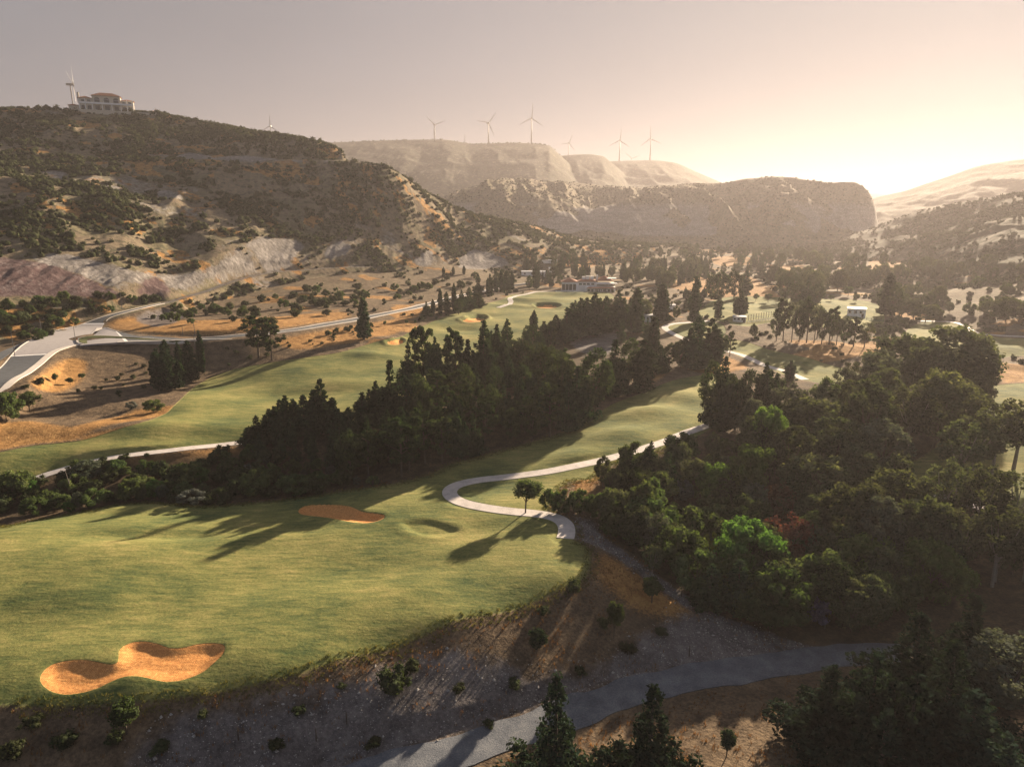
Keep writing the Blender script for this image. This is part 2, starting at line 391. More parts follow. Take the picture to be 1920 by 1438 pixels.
# evaluate the smooth base on a coarser grid then interpolate
ca = np.linspace(AZ[0], AZ[-1], 220); cl = np.linspace(LR[0], LR[-1], 260)
CA, CL = np.meshgrid(ca, cl, indexing='ij'); CB = base_z(CA, CL)
def bil(G, ga, gl, a, l):
    fa = np.clip((a - ga[0]) / (ga[-1] - ga[0]) * (len(ga) - 1), 0, len(ga) - 1.001); fl = np.clip((l - gl[0]) / (gl[-1] - gl[0]) * (len(gl) - 1), 0, len(gl) - 1.001)
    i = fa.astype(int); j = fl.astype(int); u = fa - i; v = fl - j
    return (G[i, j] * (1-u) + G[i+1, j] * u) * (1-v) + (G[i, j+1] * (1-u) + G[i+1, j+1] * u) * v
ZG = bil(CB, ca, cl, AG, np.log(RG))
und = fbm(XG / 34, YG / 34, 3, 77) * sstep(60, 130, RG) * 1.0 + fbm(XG / 120, YG / 120, 2, 78) * sstep(200, 500, RG) * 4 * sstep(4000, 1200, RG)
ZG = ZG + und
HID = np.zeros(ZG.shape, np.int8)
for k, h in enumerate([left_hill] + [q.z for q in HILLS]):
    hz = h(AG, RG, XG, YG)
    HID = np.where(hz > ZG, k + 1, HID); ZG = np.maximum(ZG, hz)
def H(x, y):
    x = np.asarray(x, float); y = np.asarray(y, float)
    a = np.arctan2(x, y); r = np.hypot(x, y)
    fa = np.clip((a - AZ[0]) / (AZ[-1] - AZ[0]) * (NA - 1), 0, NA - 1.001); i = fa.astype(int); u = fa - i
    j = np.clip(np.searchsorted(RR, r, 'right') - 1, 0, NR - 2); v = np.clip((r - RR[j]) / (RR[j+1] - RR[j]), 0, 1)
    return (ZG[i, j] * (1-u) + ZG[i+1, j] * u) * (1-v) + (ZG[i, j+1] * (1-u) + ZG[i+1, j+1] * u) * v
TT = np.exp(np.linspace(math.log(38), math.log(6700), 2600))
def hit(px, py):
    """first ground point on the ray through an image point"""
    d = np.array(ray(px, py)); d /= math.hypot(d[0], d[1])
    x = d[0] * TT; y = d[1] * TT; z = CAM_Z + d[2] * TT
    g = z - H(x, y); k = np.argmax(g < 0)
    if g[k] >= 0: k = len(TT) - 1
    k = max(k, 1); t = g[k-1] / (g[k-1] - g[k] + 1e-9); q = TT[k-1] + (TT[k] - TT[k-1]) * t
    return float(d[0] * q), float(d[1] * q)
def cr(pts, closed=False, n=6):
    """Catmull-Rom smoothing of a polyline"""
    P = np.array(pts, float); N = len(P); out = []
    rng_ = range(N) if closed else range(N - 1)
    for i in rng_:
        if closed: p0, p1, p2, p3 = P[i-1], P[i], P[(i+1) % N], P[(i+2) % N]
        else: p0, p1, p2, p3 = P[max(i-1, 0)], P[i], P[i+1], P[min(i+2, N-1)]
        for k in range(n):
            t = k / n
            out.append(0.5 * (2*p1 + (p2-p0)*t + (2*p0-5*p1+4*p2-p3)*t*t + (3*p1-p0-3*p2+p3)*t**3))
    if not closed: out.append(P[-1])
    return np.array(out)
def world_poly(pxs, closed=True, n=4):
    return cr([hit(*p) for p in cr(pxs, closed, 2)], closed, n)
def sdf(poly, X, Y):
    """signed distance (positive inside) of flat arrays to a closed polygon"""
    best = np.full(X.shape, 1e18); ins = np.zeros(X.shape, bool); n = len(poly)
    for i in range(n):
        ax, ay = poly[i]; bx, by = poly[(i+1) % n]; dx, dy = bx-ax, by-ay
        t = np.clip(((X-ax)*dx + (Y-ay)*dy) / (dx*dx + dy*dy + 1e-12), 0, 1)
        best = np.minimum(best, (X-ax-t*dx)**2 + (Y-ay-t*dy)**2)
        c = (ay > Y) != (by > Y)
        ins ^= c & (X < (bx-ax) * (Y-ay) / (by-ay + 1e-12) + ax)
    return np.sqrt(best) * np.where(ins, 1, -1)
def grid_sdf(poly, pad=8.0, far=-99.0):
    x0, y0 = poly.min(0) - pad; x1, y1 = poly.max(0) + pad
    m = (XG > x0) & (XG < x1) & (YG > y0) & (YG < y1)
    out = np.full(XG.shape, far); out[m] = sdf(poly, XG[m], YG[m]); return out
# ---------------------------------------------------------------- mounds, hollows, bunkers
def bumpz(px, py, rx, ry, dz, rot=0.0):
    global ZG
    x, y = hit(px, py); c, s = math.cos(rot), math.sin(rot)
    u = ((XG-x)*c + (YG-y)*s) / rx; v = (-(XG-x)*s + (YG-y)*c) / ry
    ZG = ZG + dz * np.exp(-(u*u + v*v))
for b in [(300,1000,14,3.0,-.9,.1),(260,955,16,3.4,.7,.1),(480,1010,12,4,.5,0),(700,1060,12,5,-.5,.2),(150,1120,14,5,.4,0),(560,1130,14,5,.35,.1),
          (920,990,8,3,-.35,.3),(820,1040,9,4,.35,.3),(1040,1075,8,3,.35,.5),(700,1190,10,4,-.5,.3),(770,1175,9,3,.5,.3),
          (1075,858,9,5,1.3,.5),(1160,818,10,5.5,1.5,.5),(1215,775,10,6,1.6,.5),(1275,745,9,7,1.3,.5),(1050,800,12,7,.5,.5),
          (900,915,12,6,-.6,.3),(560,905,8,5,.4,0),
          (420,805,13,6,.9,.1),(260,850,22,5,1.1,.15),(560,740,20,8,-.8,.1),(500,700,18,9,.8,0),(690,665,10,5,.9,0),(730,640,10,6,1.2,0),(640,720,15,7,.7,.1),
          (220,805,20,6,1.3,.1),(200,775,20,5,-.9,.1),(60,800,10,5,.8,0),
          (880,600,9,7,1.4,0),(905,590,7,5,-1.2,0),(865,618,8,5,-.8,0),(1000,565,22,9,2.2,0),(1020,578,16,6,-1.0,0),(1060,553,22,9,2.0,0),(960,575,12,6,1.2,0),
          (1400,700,8,8,.9,0),(1800,700,25,8,2.0,0),(1880,690,15,6,1.8,0),(1640,680,25,10,2,0),(1560,655,25,8,1.6,0),(1900,655,15,8,.9,0)]:
    bumpz(*b)

BUNKERS = []
def bunker(pts, depth, lip, slope=2.2, rim=.15):
    """a real hollow: steep grassy lip on the far side, sand floor rising to the near edge"""
    global ZG
    P = world_poly(pts, True, 4); d = grid_sdf(P, 6)
    m = d > -6
    prof = sstep(-0.25, slope, d) * depth
    ring = np.exp(-((d + 0.9) / 0.9) ** 2) * lip * (d < 0.3)
    cyy = P[:, 1].mean(); hh = (P[:, 1].max() - P[:, 1].min()) / 2
    farw = 0.45 + 0.55 * sstep(-0.9, 0.8, (YG - cyy) / hh)
    ZG = np.where(m, ZG - prof * (0.55 + 0.45 * farw) + ring * farw, ZG)
    BUNKERS.append((P, d - rim))
bunker([(73,1272),(80,1257),(100,1243),(130,1236),(160,1235),(185,1239),(205,1243),(219,1240),(221,1222),(231,1210),(252,1202),(275,1201),(300,1206),(320,1213),(345,1212),(370,1206),(395,1204),(418,1206),(424,1214),(418,1228),(400,1245),(385,1258),(365,1268),(340,1276),(310,1279),(285,1274),(255,1268),(230,1270),(205,1280),(180,1292),(150,1300),(120,1303),(95,1297),(78,1285)], 0.54, .05, 2.0)
bunker([(558,958),(566,950),(585,946),(610,945),(640,946),(662,950),(680,958),(700,961),(720,964),(722,970),(710,976),(690,980),(665,979),(640,975),(612,970),(585,967),(565,964)], .9, .12, 1.8)
bunker([(662,692),(668,684),(690,681),(722,681),(730,688),(722,694),(690,697),(668,696)], 0.8, .3, 1.5) if False else None
GRASSHOLE = world_poly([(752,980),(775,974),(805,974),(840,982),(862,992),(855,1000),(825,1006),(790,1004),(762,994)])
dh = grid_sdf(GRASSHOLE, 6); ZG = np.where(dh > -6, ZG - sstep(-.3, 1.8, dh) * 0.45 + np.exp(-((dh + 1) / 1.0) ** 2) * .08, ZG)
bunker([(722,640),(735,635),(752,634),(760,640),(748,646),(730,646)], 1.6, .5, 2.5, .9)
bunker([(862,598),(880,593),(905,592),(915,597),(900,603),(875,604)], 1.9, .6, 3, 1.6)
bunker([(1000,571),(1020,568),(1045,569),(1052,574),(1035,578),(1010,577)], 1.8, .5, 3, 2.2)

# ---------------------------------------------------------------- roads, paths: flatten the ground under them first
def offset_line(P, w):
    P = np.asarray(P); T = np.gradient(P, axis=0); T /= np.linalg.norm(T, axis=1)[:, None] + 1e-9
    Nn = np.stack([-T[:, 1], T[:, 0]], 1); w = np.broadcast_to(w, len(P))
    return P + Nn * w[:, None]
def resample(P, step):
    P = np.asarray(P, float); s = np.concatenate([[0], np.cumsum(np.linalg.norm(np.diff(P, axis=0), axis=1))])
    n = max(2, int(s[-1] / step)); t = np.linspace(0, s[-1], n)
    return np.stack([np.interp(t, s, P[:, 0]), np.interp(t, s, P[:, 1])], 1)
def smooth_line(P, k):
    P = P.copy()
    for _ in range(k): P[1:-1] = (P[:-2] + 2 * P[1:-1] + P[2:]) / 4
    return P
def line_of(pxs, step=1.0, sm=3): return smooth_line(resample(cr([hit(*p) for p in pxs], False, 6), step), sm)
def ribbon(name, L, Rr, zl, zr, mat, th=0.06, inner=0.0):
    """solid strip between two edge lines, real thickness"""
    n = len(L); v = []; f = []
    for i in range(n):
        v += [(L[i][0], L[i][1], zl[i] + th), (Rr[i][0], Rr[i][1], zr[i] + th), (Rr[i][0], Rr[i][1], zr[i] - 0.5), (L[i][0], L[i][1], zl[i] - 0.5)]
    for i in range(n - 1):
        a = 4 * i; b = a + 4
        f += [(a, a+1, b+1, b), (a+1, a+2, b+2, b+1), (a+3, a, b, b+3)]
    f += [(0, 3, 2, 1), (4*n-4, 4*n-3, 4*n-2, 4*n-1)]
    me = bpy.data.meshes.new(name); me.from_pydata(v, [], f); me.update()
    return link(name, me, mat)
def flatten(P, half, blend):
    """level the terrain across the line to the height along its middle; returns smoothed heights"""
    global ZG
    zc = H(P[:, 0], P[:, 1]); 
    for _ in range(12): zc[1:-1] = (zc[:-2] + 2 * zc[1:-1] + zc[2:]) / 4
    x0, y0 = P.min(0) - half - blend - 2; x1, y1 = P.max(0) + half + blend + 2
    m = (XG > x0) & (XG < x1) & (YG > y0) & (YG < y1)
    X = XG[m]; Y = YG[m]; best = np.full(X.shape, 1e9); zz = np.zeros(X.shape)
    for i in range(len(P) - 1):
        ax, ay = P[i]; dx, dy = P[i+1] - P[i]
        t = np.clip(((X-ax)*dx + (Y-ay)*dy) / (dx*dx+dy*dy+1e-9), 0, 1)
        d = np.hypot(X-ax-t*dx, Y-ay-t*dy); k = d < best
        best = np.where(k, d, best); zz = np.where(k, zc[i] + (zc[i+1]-zc[i]) * t, zz)
    w = 1 - sstep(half, half + blend, best)
    ZG[m] = ZG[m] * (1 - w) + (zz - 0.03) * w
    D = np.full(XG.shape, 99.0); D[m] = best
    return zc, D

DIST = {}
PATHS = {
 'a': [(1060,1009),(1063,992),(1058,980),(1044,971),(1020,965),(985,961),(945,957),(905,951),(870,943),(850,934),(842,924),(848,914),(868,906),(905,899),(960,893),(1020,885),(1080,873),(1140,860),(1190,846),(1240,830),(1285,812),(1320,800),(1350,790)],
 'b': [(40,908),(80,892),(115,881),(160,868),(210,858),(270,850),(330,843),(400,836),(450,830),(520,822)],
 'c': [(934,577),(950,571),(958,566),(956,560),(965,556),(990,551),(1020,547),(1060,545)],
 'd': [(1330,602),(1300,604),(1265,607),(1247,612),(1252,620),(1275,632),(1310,645),(1350,655),(1385,664),(1410,674),(1440,687),(1475,697),(1510,712)],
 'e': [(1720,602),(1770,603),(1800,607),(1812,614),(1826,622),(1850,627),(1890,630),(1960,634)],
 'f': [(1670,872),(1690,890),(1722,915),(1760,930),(1810,944),(1870,960),(1930,985)]}
PW = {'a': 1.55, 'b': 1.5, 'c': 1.5, 'd': 1.6, 'e': 1.7, 'f': 1.5}
PLINE = {}
for k, p in PATHS.items():
    L = line_of(p, 0.8); zc, D = flatten(L, PW[k] + 0.3, 1.4); PLINE[k] = (L, zc); DIST[k] = D

# main road (two edges measured), its eastern branch, and the dirt tracks
mainL = line_of([(-150,800),(-60,732),(0,684),(50,645),(100,619),(150,601),(200,588),(240,577),(266,571),(300,565)], 1.0, 6)
mainR = line_of([(-40,795),(20,735),(55,712),(80,690),(108,662),(140,648),(165,640),(190,615),(204,603),(235,592),(262,585),(310,573)], 1.0, 6)
eastU = line_of([(196,616),(215,620),(250,626),(320,630),(380,630),(430,627),(500,620),(560,612),(620,602),(680,592),(740,581),(800,568),(860,553),(920,541),(990,530)], 1.5, 4)
eastD = line_of([(150,650),(190,650),(250,649),(330,647),(390,644),(440,640),(500,633),(560,624),(620,613),(690,600),(745,588),(805,574),(862,558),(922,545),(990,533)], 1.5, 4)
def pair(A, B, n): 
    f = lambda P: resample(P, 1e9) if False else P
    def rs(P):
        s = np.concatenate([[0], np.cumsum(np.linalg.norm(np.diff(P, axis=0), axis=1))]); t = np.linspace(0, s[-1], n)
        return np.stack([np.interp(t, s, P[:, 0]), np.interp(t, s, P[:, 1])], 1)
    return rs(A), rs(B)
mL, mR = pair(mainL, mainR, 150); mC = (mL + mR) / 2
zm, DIST['main'] = flatten(mC, 7.0, 5.0)
eU, eD = pair(eastU, eastD, 260); eC = (eU + eD) / 2
ze, DIST['east'] = flatten(eC, 5.0, 4.0)
side = line_of([(-90,730),(-40,690),(0,668),(40,648),(80,630),(110,619)], 1.0, 3); zs_, DIST['side'] = flatten(side, 2.6, 2.0)
dr = line_of([(560,1500),(700,1452),(840,1412),(960,1375),(1080,1330),(1200,1292),(1350,1262),(1500,1238),(1600,1225),(1700,1226),(1800,1240),(1900,1262),(2000,1290)], 0.8, 6)
zdr, DIST['dirt_road'] = flatten(dr, 3.4, 2.2)
trackA = line_of([(1085,985),(1110,1005),(1150,1030),(1200,1068),(1250,1103),(1300,1135),(1350,1162),(1400,1180),(1460,1200),(1520,1222)], 0.8, 4)
zta, DIST['track'] = flatten(trackA, 1.6, 1.5)
trackB = line_of([(262,578),(330,562),(390,545),(430,530),(480,516),(540,508),(620,502),(700,500)], 1.5, 4); _, DIST['trackb'] = flatten(trackB, 2.2, 3)
trackC = line_of([(0,582),(60,576),(120,577),(180,578)], 1.5, 3); _, DIST['trackc'] = flatten(trackC, 1.5, 2)

# ---------------------------------------------------------------- regions as smooth masks (metres from their outlines)
def soft(d, w): return np.clip(0.5 + d / (2 * w), 0, 1)
def reg(pts, w, n=3, pad=None):
    P = world_poly(pts, True, n); return soft(grid_sdf(P, (pad or w) + 2), w)
FW = [[(-150,1010),(0,988),(60,976),(190,952),(260,942),(390,948),(520,938),(640,921),(720,910),(800,892),(840,872),(900,856),(1000,828),(1060,808),(1110,782),(1150,757),(1200,738),(1260,714),(1330,702),(1370,712),(1350,760),(1338,800),(1290,824),(1230,846),(1170,866),(1130,880),(1108,898),(1070,902),(1040,925),(1030,962),(1078,985),(1076,1012),(1105,1030),(1098,1080),(1040,1110),(960,1145),(850,1165),(750,1212),(640,1235),(560,1263),(400,1298),(250,1316),(100,1324),(0,1322),(-150,1322)],
 [(-150,890),(-60,862),(60,836),(150,826),(230,802),(300,780),(340,748),(370,722),(430,695),(540,675),(640,660),(700,642),(760,627),(800,608),(850,588),(900,573),(945,560),(960,553),(1040,545),(1130,547),(1150,560),(1100,575),(1060,600),(1000,620),(960,650),(900,670),(820,712),(740,760),(680,790),(600,808),(520,822),(440,833),(300,847),(200,860),(60,895),(-60,925),(-150,950)],
 [(1355,637),(1400,641),(1440,655),(1500,668),(1560,685),(1620,705),(1590,722),(1500,712),(1440,690),(1400,675),(1370,660),(1345,650)],
 [(1247,612),(1300,603),(1350,606),(1360,625),(1330,638),(1270,628)],
 [(1310,585),(1350,560),(1420,556),(1500,560),(1600,562),(1650,575),(1650,612),(1560,615),(1450,605),(1400,612),(1340,600)],
 [(1740,602),(1790,606),(1830,626),(1900,634),(2100,640),(2100,690),(1930,668),(1870,672),(1800,668),(1720,650),(1700,620)],
 [(1780,722),(1850,724),(2100,728),(2100,830),(1960,800),(1850,780),(1770,750)],
 [(1690,885),(1740,850),(1800,800),(1920,800),(2100,820),(2100,980),(1920,960),(1800,930)]]
grass = np.zeros(XG.shape)
for p in FW: grass = np.maximum(grass, reg(p, 1.6))
GOLD = [[(60,722),(95,690),(130,672),(160,680),(150,712),(110,735)],
 [(-60,800),(60,790),(140,800),(260,768),(330,762),(300,780),(190,800),(140,824),(60,832),(-60,850)],
 [(150,820),(240,800),(330,782),(400,770),(380,800),(300,820),(220,835)],
 [(204,605),(230,597),(300,600),(420,600),(560,590),(640,585),(650,595),(560,610),(430,625),(320,627),(250,620),(215,616)],
 [(520,640),(600,622),(700,605),(760,598),(780,610),(720,630),(640,645),(560,655)],
 [(1045,487),(1120,478),(1150,482),(1130,498),(1060,500)],[(1250,535),(1300,520),(1400,518),(1440,540),(1460,560),(1380,560),(1300,548)],
 [(1330,485),(1390,480),(1420,492),(1360,500)],[(1440,498),(1500,500),(1560,520),(1480,520)],[(1630,490),(1680,485),(1690,505),(1645,520)],
 [(1300,650),(1360,668),(1400,690),(1340,700),(1290,690)],[(1180,700),(1230,688),(1250,700),(1200,725)],[(700,735),(760,725),(780,745),(720,770)],
 [(240,862),(330,850),(440,840),(450,855),(330,872),(260,875)],[(1080,905),(1110,885),(1140,900),(1130,925),(1090,925)],
 [(1130,1040),(1190,1070),(1240,1110),(1300,1150),(1210,1150),(1150,1110),(1120,1080)],
 
 [(1440,690),(1500,660),(1620,640),(1660,655),(1600,670)],[(1720,700),(1800,672),(1880,680),(1960,700),(1900,718),(1780,718)],
 [(1480,640),(1560,640),(1640,655),(1560,660)]]
gold = np.zeros(XG.shape)
for p in GOLD: gold = np.maximum(gold, reg(p, 3.5))
gold = np.maximum(gold, sstep(0.12, 0.4, fbm(XG / 26, YG / 20, 4, 55) - .1) * 0.8 * sstep(200, 330, RG) * (HID <= 1))
gold = np.maximum(gold, sstep(.22, .34, fbm(XG / 13, YG / 9, 4, 58)) * .95 * (HID == 1))  # small sunlit patches on the left hill, painted in as gold ground colour
GRAV = [[(330,1345),(480,1318),(620,1285),(760,1240),(880,1225),(1000,1260),(1120,1250),(1200,1190),(1300,1150),(1400,1180),(1500,1215),(1380,1245),(1200,1270),(1000,1330),(820,1390),(650,1440),(450,1480),(250,1450)],
        [(1075,978),(1110,975),(1125,1000),(1110,1020),(1080,1010)], [(255,595),(300,580),(350,585),(330,605),(280,612)], [(1050,600),(1110,596),(1150,612),(1160,650),(1120,668),(1075,650)]]
grav = np.zeros(XG.shape)
for p in GRAV: grav = np.maximum(grav, reg(p, 2.5))
for k, w in (('track', 1.5), ('trackb', 2.3), ('trackc', 1.4)): grav = np.maximum(grav, soft(w - DIST[k], 0.8) * (0.85 if k == 'track' else 0.7))
sand = np.zeros(XG.shape)
for P, d in BUNKERS: sand = np.maximum(sand, soft(d, 0.25))
# pale and red cutting on the near left hill; pale scars on the valley walls
tF = hFr(AG); tT = hTr(AG); cutp = np.clip((RG - tF) / (tT - tF), -0.5, 2)
white = np.zeros(XG.shape); red = np.zeros(XG.shape)
lm = HID == 1
WH = [[(-100,470),(0,474),(130,478),(250,508),(330,514),(400,500),(440,470),(470,455),(500,470),(540,488),(560,500),(500,512),(430,520),(330,548),(250,560),(210,545),(150,520),(60,505),(-100,500)],
 [(455,465),(490,445),(540,448),(570,462),(560,490),(510,490)],[(612,506),(628,492),(650,485),(672,490),(694,505)],[(776,492),(800,470),(825,475),(858,495),(800,500)],
 [(330,298),(350,288),(380,290),(400,298)],[(400,300),(430,292),(560,300),(640,302),(560,308)],[(620,424),(640,420),(690,424),(690,432),(630,432)],
 [(75,322),(120,322),(125,334),(90,334)],[(165,345),(220,350),(215,358)],[(280,362),(320,358),(345,370),(310,374)],[(875,470),(930,478),(950,498),(880,505),(850,495)],[(560,470),(600,475),(650,440),(700,445),(600,500),(560,500)]]
for p in WH: white = np.maximum(white, reg(p, 4.0) * 1.0)
RD = [[(-100,478),(30,486),(120,505),(200,540),(225,560),(120,556),(0,556),(-100,556)],[(258,540),(290,520),(320,545),(300,560),(265,556)]]
for p in RD: red = np.maximum(red, reg(p, 4.0))
white = np.maximum(white * (1 - 0.75 * red), 0) * (0.45 + 0.55 * sstep(-.2, .1, fbm(XG / 26, YG / 26, 4, 93)))
cl = HID == 2
wc = sstep(-0.12, 0.15, ridged(XG / 120, YG / 200, 4, 66) + fbm(XG / 60, YG / 60, 3, 67) * 0.5 - 0.25)
hc = (ZG - 12) / 100
white = np.where(cl, wc * sstep(0.85, 0.4, hc) * sstep(0.02, 0.2, hc) * 0.8, white)
white = np.where(lm & (white < .1), np.maximum(white, 0.5 * sstep(0.3, 0.55, fbm(XG / 45, YG / 30, 4, 90))), white)
white = np.where(HID > 2, 0.0 * sstep(0.1, 0.5, fbm(XG / 150, YG / 150, 4, 91)), white)
# thickets where shrubs grow
scrub = sstep(-0.22, 0.15, fbm(XG / 40, YG / 40, 4, 71)) * ((HID > 0) | (RG > 320))
scrub = np.where((white > .4) | (red > .4) | (grass > .3), scrub * 0.25, scrub)
dirt = np.zeros(XG.shape)
SCR = [[(1255,920),(1090,905),(1050,920),(1080,930),(1120,925)]]
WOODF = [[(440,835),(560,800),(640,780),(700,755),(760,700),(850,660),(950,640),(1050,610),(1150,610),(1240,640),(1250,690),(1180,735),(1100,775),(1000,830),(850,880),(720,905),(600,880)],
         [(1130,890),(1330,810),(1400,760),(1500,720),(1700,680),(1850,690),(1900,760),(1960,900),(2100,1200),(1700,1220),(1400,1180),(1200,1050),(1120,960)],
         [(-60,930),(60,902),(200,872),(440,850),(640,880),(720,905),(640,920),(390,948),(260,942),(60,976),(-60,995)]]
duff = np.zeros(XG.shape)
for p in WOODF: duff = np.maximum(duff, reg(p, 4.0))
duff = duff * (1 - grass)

# ---------------------------------------------------------------- ground materials (one shader, material masks carried by the mesh)
def ground_mat():
    m, nt, b = mat_new('ground')
    P = geo_pos(nt)
    A = node(nt, 'ShaderNodeAttribute', attribute_name='mask_a'); B = node(nt, 'ShaderNodeAttribute', attribute_name='mask_b')
    sa = node(nt, 'ShaderNodeSeparateColor'); nt.links.new(A.outputs['Color'], sa.inputs[0])
    sb = node(nt, 'ShaderNodeSeparateColor'); nt.links.new(B.outputs['Color'], sb.inputs[0])
    g, go, gr = sa.outputs; wh, re, sc = sb.outputs; du = A.outputs['Alpha']; sd = B.outputs['Alpha']
    fine = noise_n(nt, 2.2, 6, 0.65, P); med = noise_n(nt, 0.35, 5, 0.6, P); big = noise_n(nt, 0.06, 4, 0.55, P)
    vf = noise_n(nt, 11.0, 3, 0.7, P)
    def edge(mk, amp, lo=0.40, hi=0.60, n=fine):
        v = mth(nt, 'ADD', mk, mth(nt, 'MULTIPLY', mth(nt, 'SUBTRACT', n, 0.5), amp))
        r = node(nt, 'ShaderNodeMapRange', interpolation_type='SMOOTHSTEP'); nt.links.new(v, r.inputs[0])
        r.inputs[1].default_value = lo; r.inputs[2].default_value = hi; return r.outputs[0]
    # dry, brown ground between everything
    f0 = mth(nt, 'ADD', mth(nt, 'MULTIPLY', fine, .4), mth(nt, 'ADD', mth(nt, 'MULTIPLY', med, .4), mth(nt, 'MULTIPLY', vf, .2)))
    dry = ramp(nt, f0, [(0.36, (.040, .029, .020)), (0.47, (.092, .066, .044)), (0.55, (.15, .107, .068)), (0.66, (.25, .175, .105))])
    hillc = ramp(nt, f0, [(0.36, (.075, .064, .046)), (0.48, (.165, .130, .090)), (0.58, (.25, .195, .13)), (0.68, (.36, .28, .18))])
    goldc = ramp(nt, f0, [(0.36, (.12, .062, .022)), (0.48, (.26, .14, .052)), (0.58, (.38, .215, .08)), (0.68, (.52, .33, .14))])
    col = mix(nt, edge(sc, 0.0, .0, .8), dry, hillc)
    olv = node(nt, 'ShaderNodeMapRange', interpolation_type='SMOOTHSTEP'); nt.links.new(mth(nt, 'ADD', mth(nt, 'MULTIPLY', noise_n(nt, 0.03, 5, .65, P), .7), mth(nt, 'MULTIPLY', med, .3)), olv.inputs[0]); olv.inputs[1].default_value = .46; olv.inputs[2].default_value = .58
    col = mix(nt, mth(nt, 'MULTIPLY', olv.outputs[0], mth(nt, 'MULTIPLY', sc, .5, clamp=True)), col, ramp(nt, f0, [(.38, (.045, .052, .026)), (.6, (.12, .125, .058))]))
    col = mix(nt, edge(go, 0.9, .3, .7), col, goldc)
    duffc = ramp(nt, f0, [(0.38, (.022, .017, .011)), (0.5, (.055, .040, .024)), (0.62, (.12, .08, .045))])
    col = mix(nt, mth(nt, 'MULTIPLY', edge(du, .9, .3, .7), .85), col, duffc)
    spk = noise_n(nt, 0.11, 5, 0.75, P)
    vr = node(nt, 'ShaderNodeMapRange', interpolation_type='SMOOTHSTEP'); nt.links.new(spk, vr.inputs[0]); vr.inputs[1].default_value = .38; vr.inputs[2].default_value = .50
    farv = mth(nt, 'MULTIPLY', vr.outputs[0], mth(nt, 'SUBTRACT', sc, 1.0, clamp=True))
    col = mix(nt, mth(nt, 'MULTIPLY', farv, .93), col, (.052, .050, .034))
    spk2 = noise_n(nt, 0.24, 5, 0.7, P)
    v2 = node(nt, 'ShaderNodeMapRange', interpolation_type='SMOOTHSTEP'); nt.links.new(spk2, v2.inputs[0]); v2.inputs[1].default_value = .53; v2.inputs[2].default_value = .60
    col = mix(nt, mth(nt, 'MULTIPLY', mth(nt, 'MULTIPLY', v2.outputs[0], sc, clamp=True), .7), col, (.045, .050, .030))
    # gravel with pale stones
    vor = node(nt, 'ShaderNodeTexVoronoi'); vor.inputs['Scale'].default_value = 5.5; nt.links.new(P, vor.inputs['Vector'])
    stone = mth(nt, 'LESS_THAN', vor.outputs['Distance'], 0.17)
    gravc = ramp(nt, f0, [(0.36, (.05, .046, .048)), (0.5, (.125, .115, .117)), (0.64, (.22, .205, .205))])
    gravc = mix(nt, mth(nt, 'MULTIPLY', stone, 0.55), gravc, (.42, .40, .38))
    col = mix(nt, mth(nt, 'MULTIPLY', edge(gr, 1.1, .3, .8, med), .85), col, gravc)
    # cut faces: vertical rills
    rill = noise_n(nt, 1.0, 6, 0.7, mapping(nt, P, (.5, .5, .05))); lay = noise_n(nt, 1.0, 4, 0.6, mapping(nt, P, (.05, .05, .16)))
    fr = mth(nt, 'ADD', mth(nt, 'MULTIPLY', rill, .7), mth(nt, 'MULTIPLY', lay, .3))
    whc = ramp(nt, fr, [(0.36, (.11, .10, .09)), (0.5, (.20, .182, .168)), (0.6, (.31, .285, .265))])
    rec = ramp(nt, fr, [(0.36, (.060, .040, .042)), (0.5, (.105, .068, .068)), (0.6, (.17, .135, .13))])
    col = mix(nt, edge(wh, 0.9, .35, .65, med), col, whc)
    col = mix(nt, edge(re, 0.8, .35, .65, med), col, rec)
    # mown grass: broad tonal drift, fine streaks, worn yellow patches
    st = noise_n(nt, 1.0, 5, 0.65, mapping(nt, P, (.22, .95, 1), (0, 0, .12)))
    fg = mth(nt, 'ADD', mth(nt, 'MULTIPLY', big, .42), mth(nt, 'ADD', mth(nt, 'MULTIPLY', st, .33), mth(nt, 'MULTIPLY', fine, .25)))
    gc = ramp(nt, fg, [(0.37, (.042, .068, .027)), (0.45, (.098, .116, .040)), (0.53, (.172, .172, .058)), (0.62, (.28, .24, .092))])
    col = mix(nt, edge(g, 0.55, .38, .62), col, gc)
    rake = node(nt, 'ShaderNodeTexWave'); rake.inputs['Scale'].default_value = 1.6; rake.inputs['Distortion'].default_value = 6; rake.inputs['Detail'].default_value = 3
    nt.links.new(P, rake.inputs['Vector'])
    sdc = ramp(nt, mth(nt, 'ADD', mth(nt, 'MULTIPLY', fine, .7), mth(nt, 'MULTIPLY', rake.outputs['Fac'], .2)), [(0.35, (.38, .17, .06)), (0.5, (.58, .27, .09)), (0.65, (.72, .39, .15))])
    sfac = edge(sd, 0.1, .4, .6)
    col = mix(nt, sfac, col, sdc)
    nt.links.new(col, b.inputs['Base Color'])
    b.inputs['Roughness'].default_value = 1.0; b.inputs['Specular IOR Level'].default_value = 0.08
    # relief: tussocks and clods
    h = mth(nt, 'ADD', mth(nt, 'MULTIPLY', med, 1.2), mth(nt, 'ADD', mth(nt, 'MULTIPLY', fine, 0.55), mth(nt, 'MULTIPLY', vf, 0.12)))
    gfac = mth(nt, 'MULTIPLY_ADD', edge(g, 0), -0.74, 1.0)
    h = mth(nt, 'MULTIPLY', mth(nt, 'MULTIPLY', h, gfac), mth(nt, 'MULTIPLY_ADD', sfac, -0.3, 1.0))
    h = mth(nt, 'ADD', h, mth(nt, 'MULTIPLY', mth(nt, 'MULTIPLY', st, edge(g, 0)), .22))
    bump(nt, b, h, 0.55, 0.8)
    return m
M['ground'] = ground_mat()

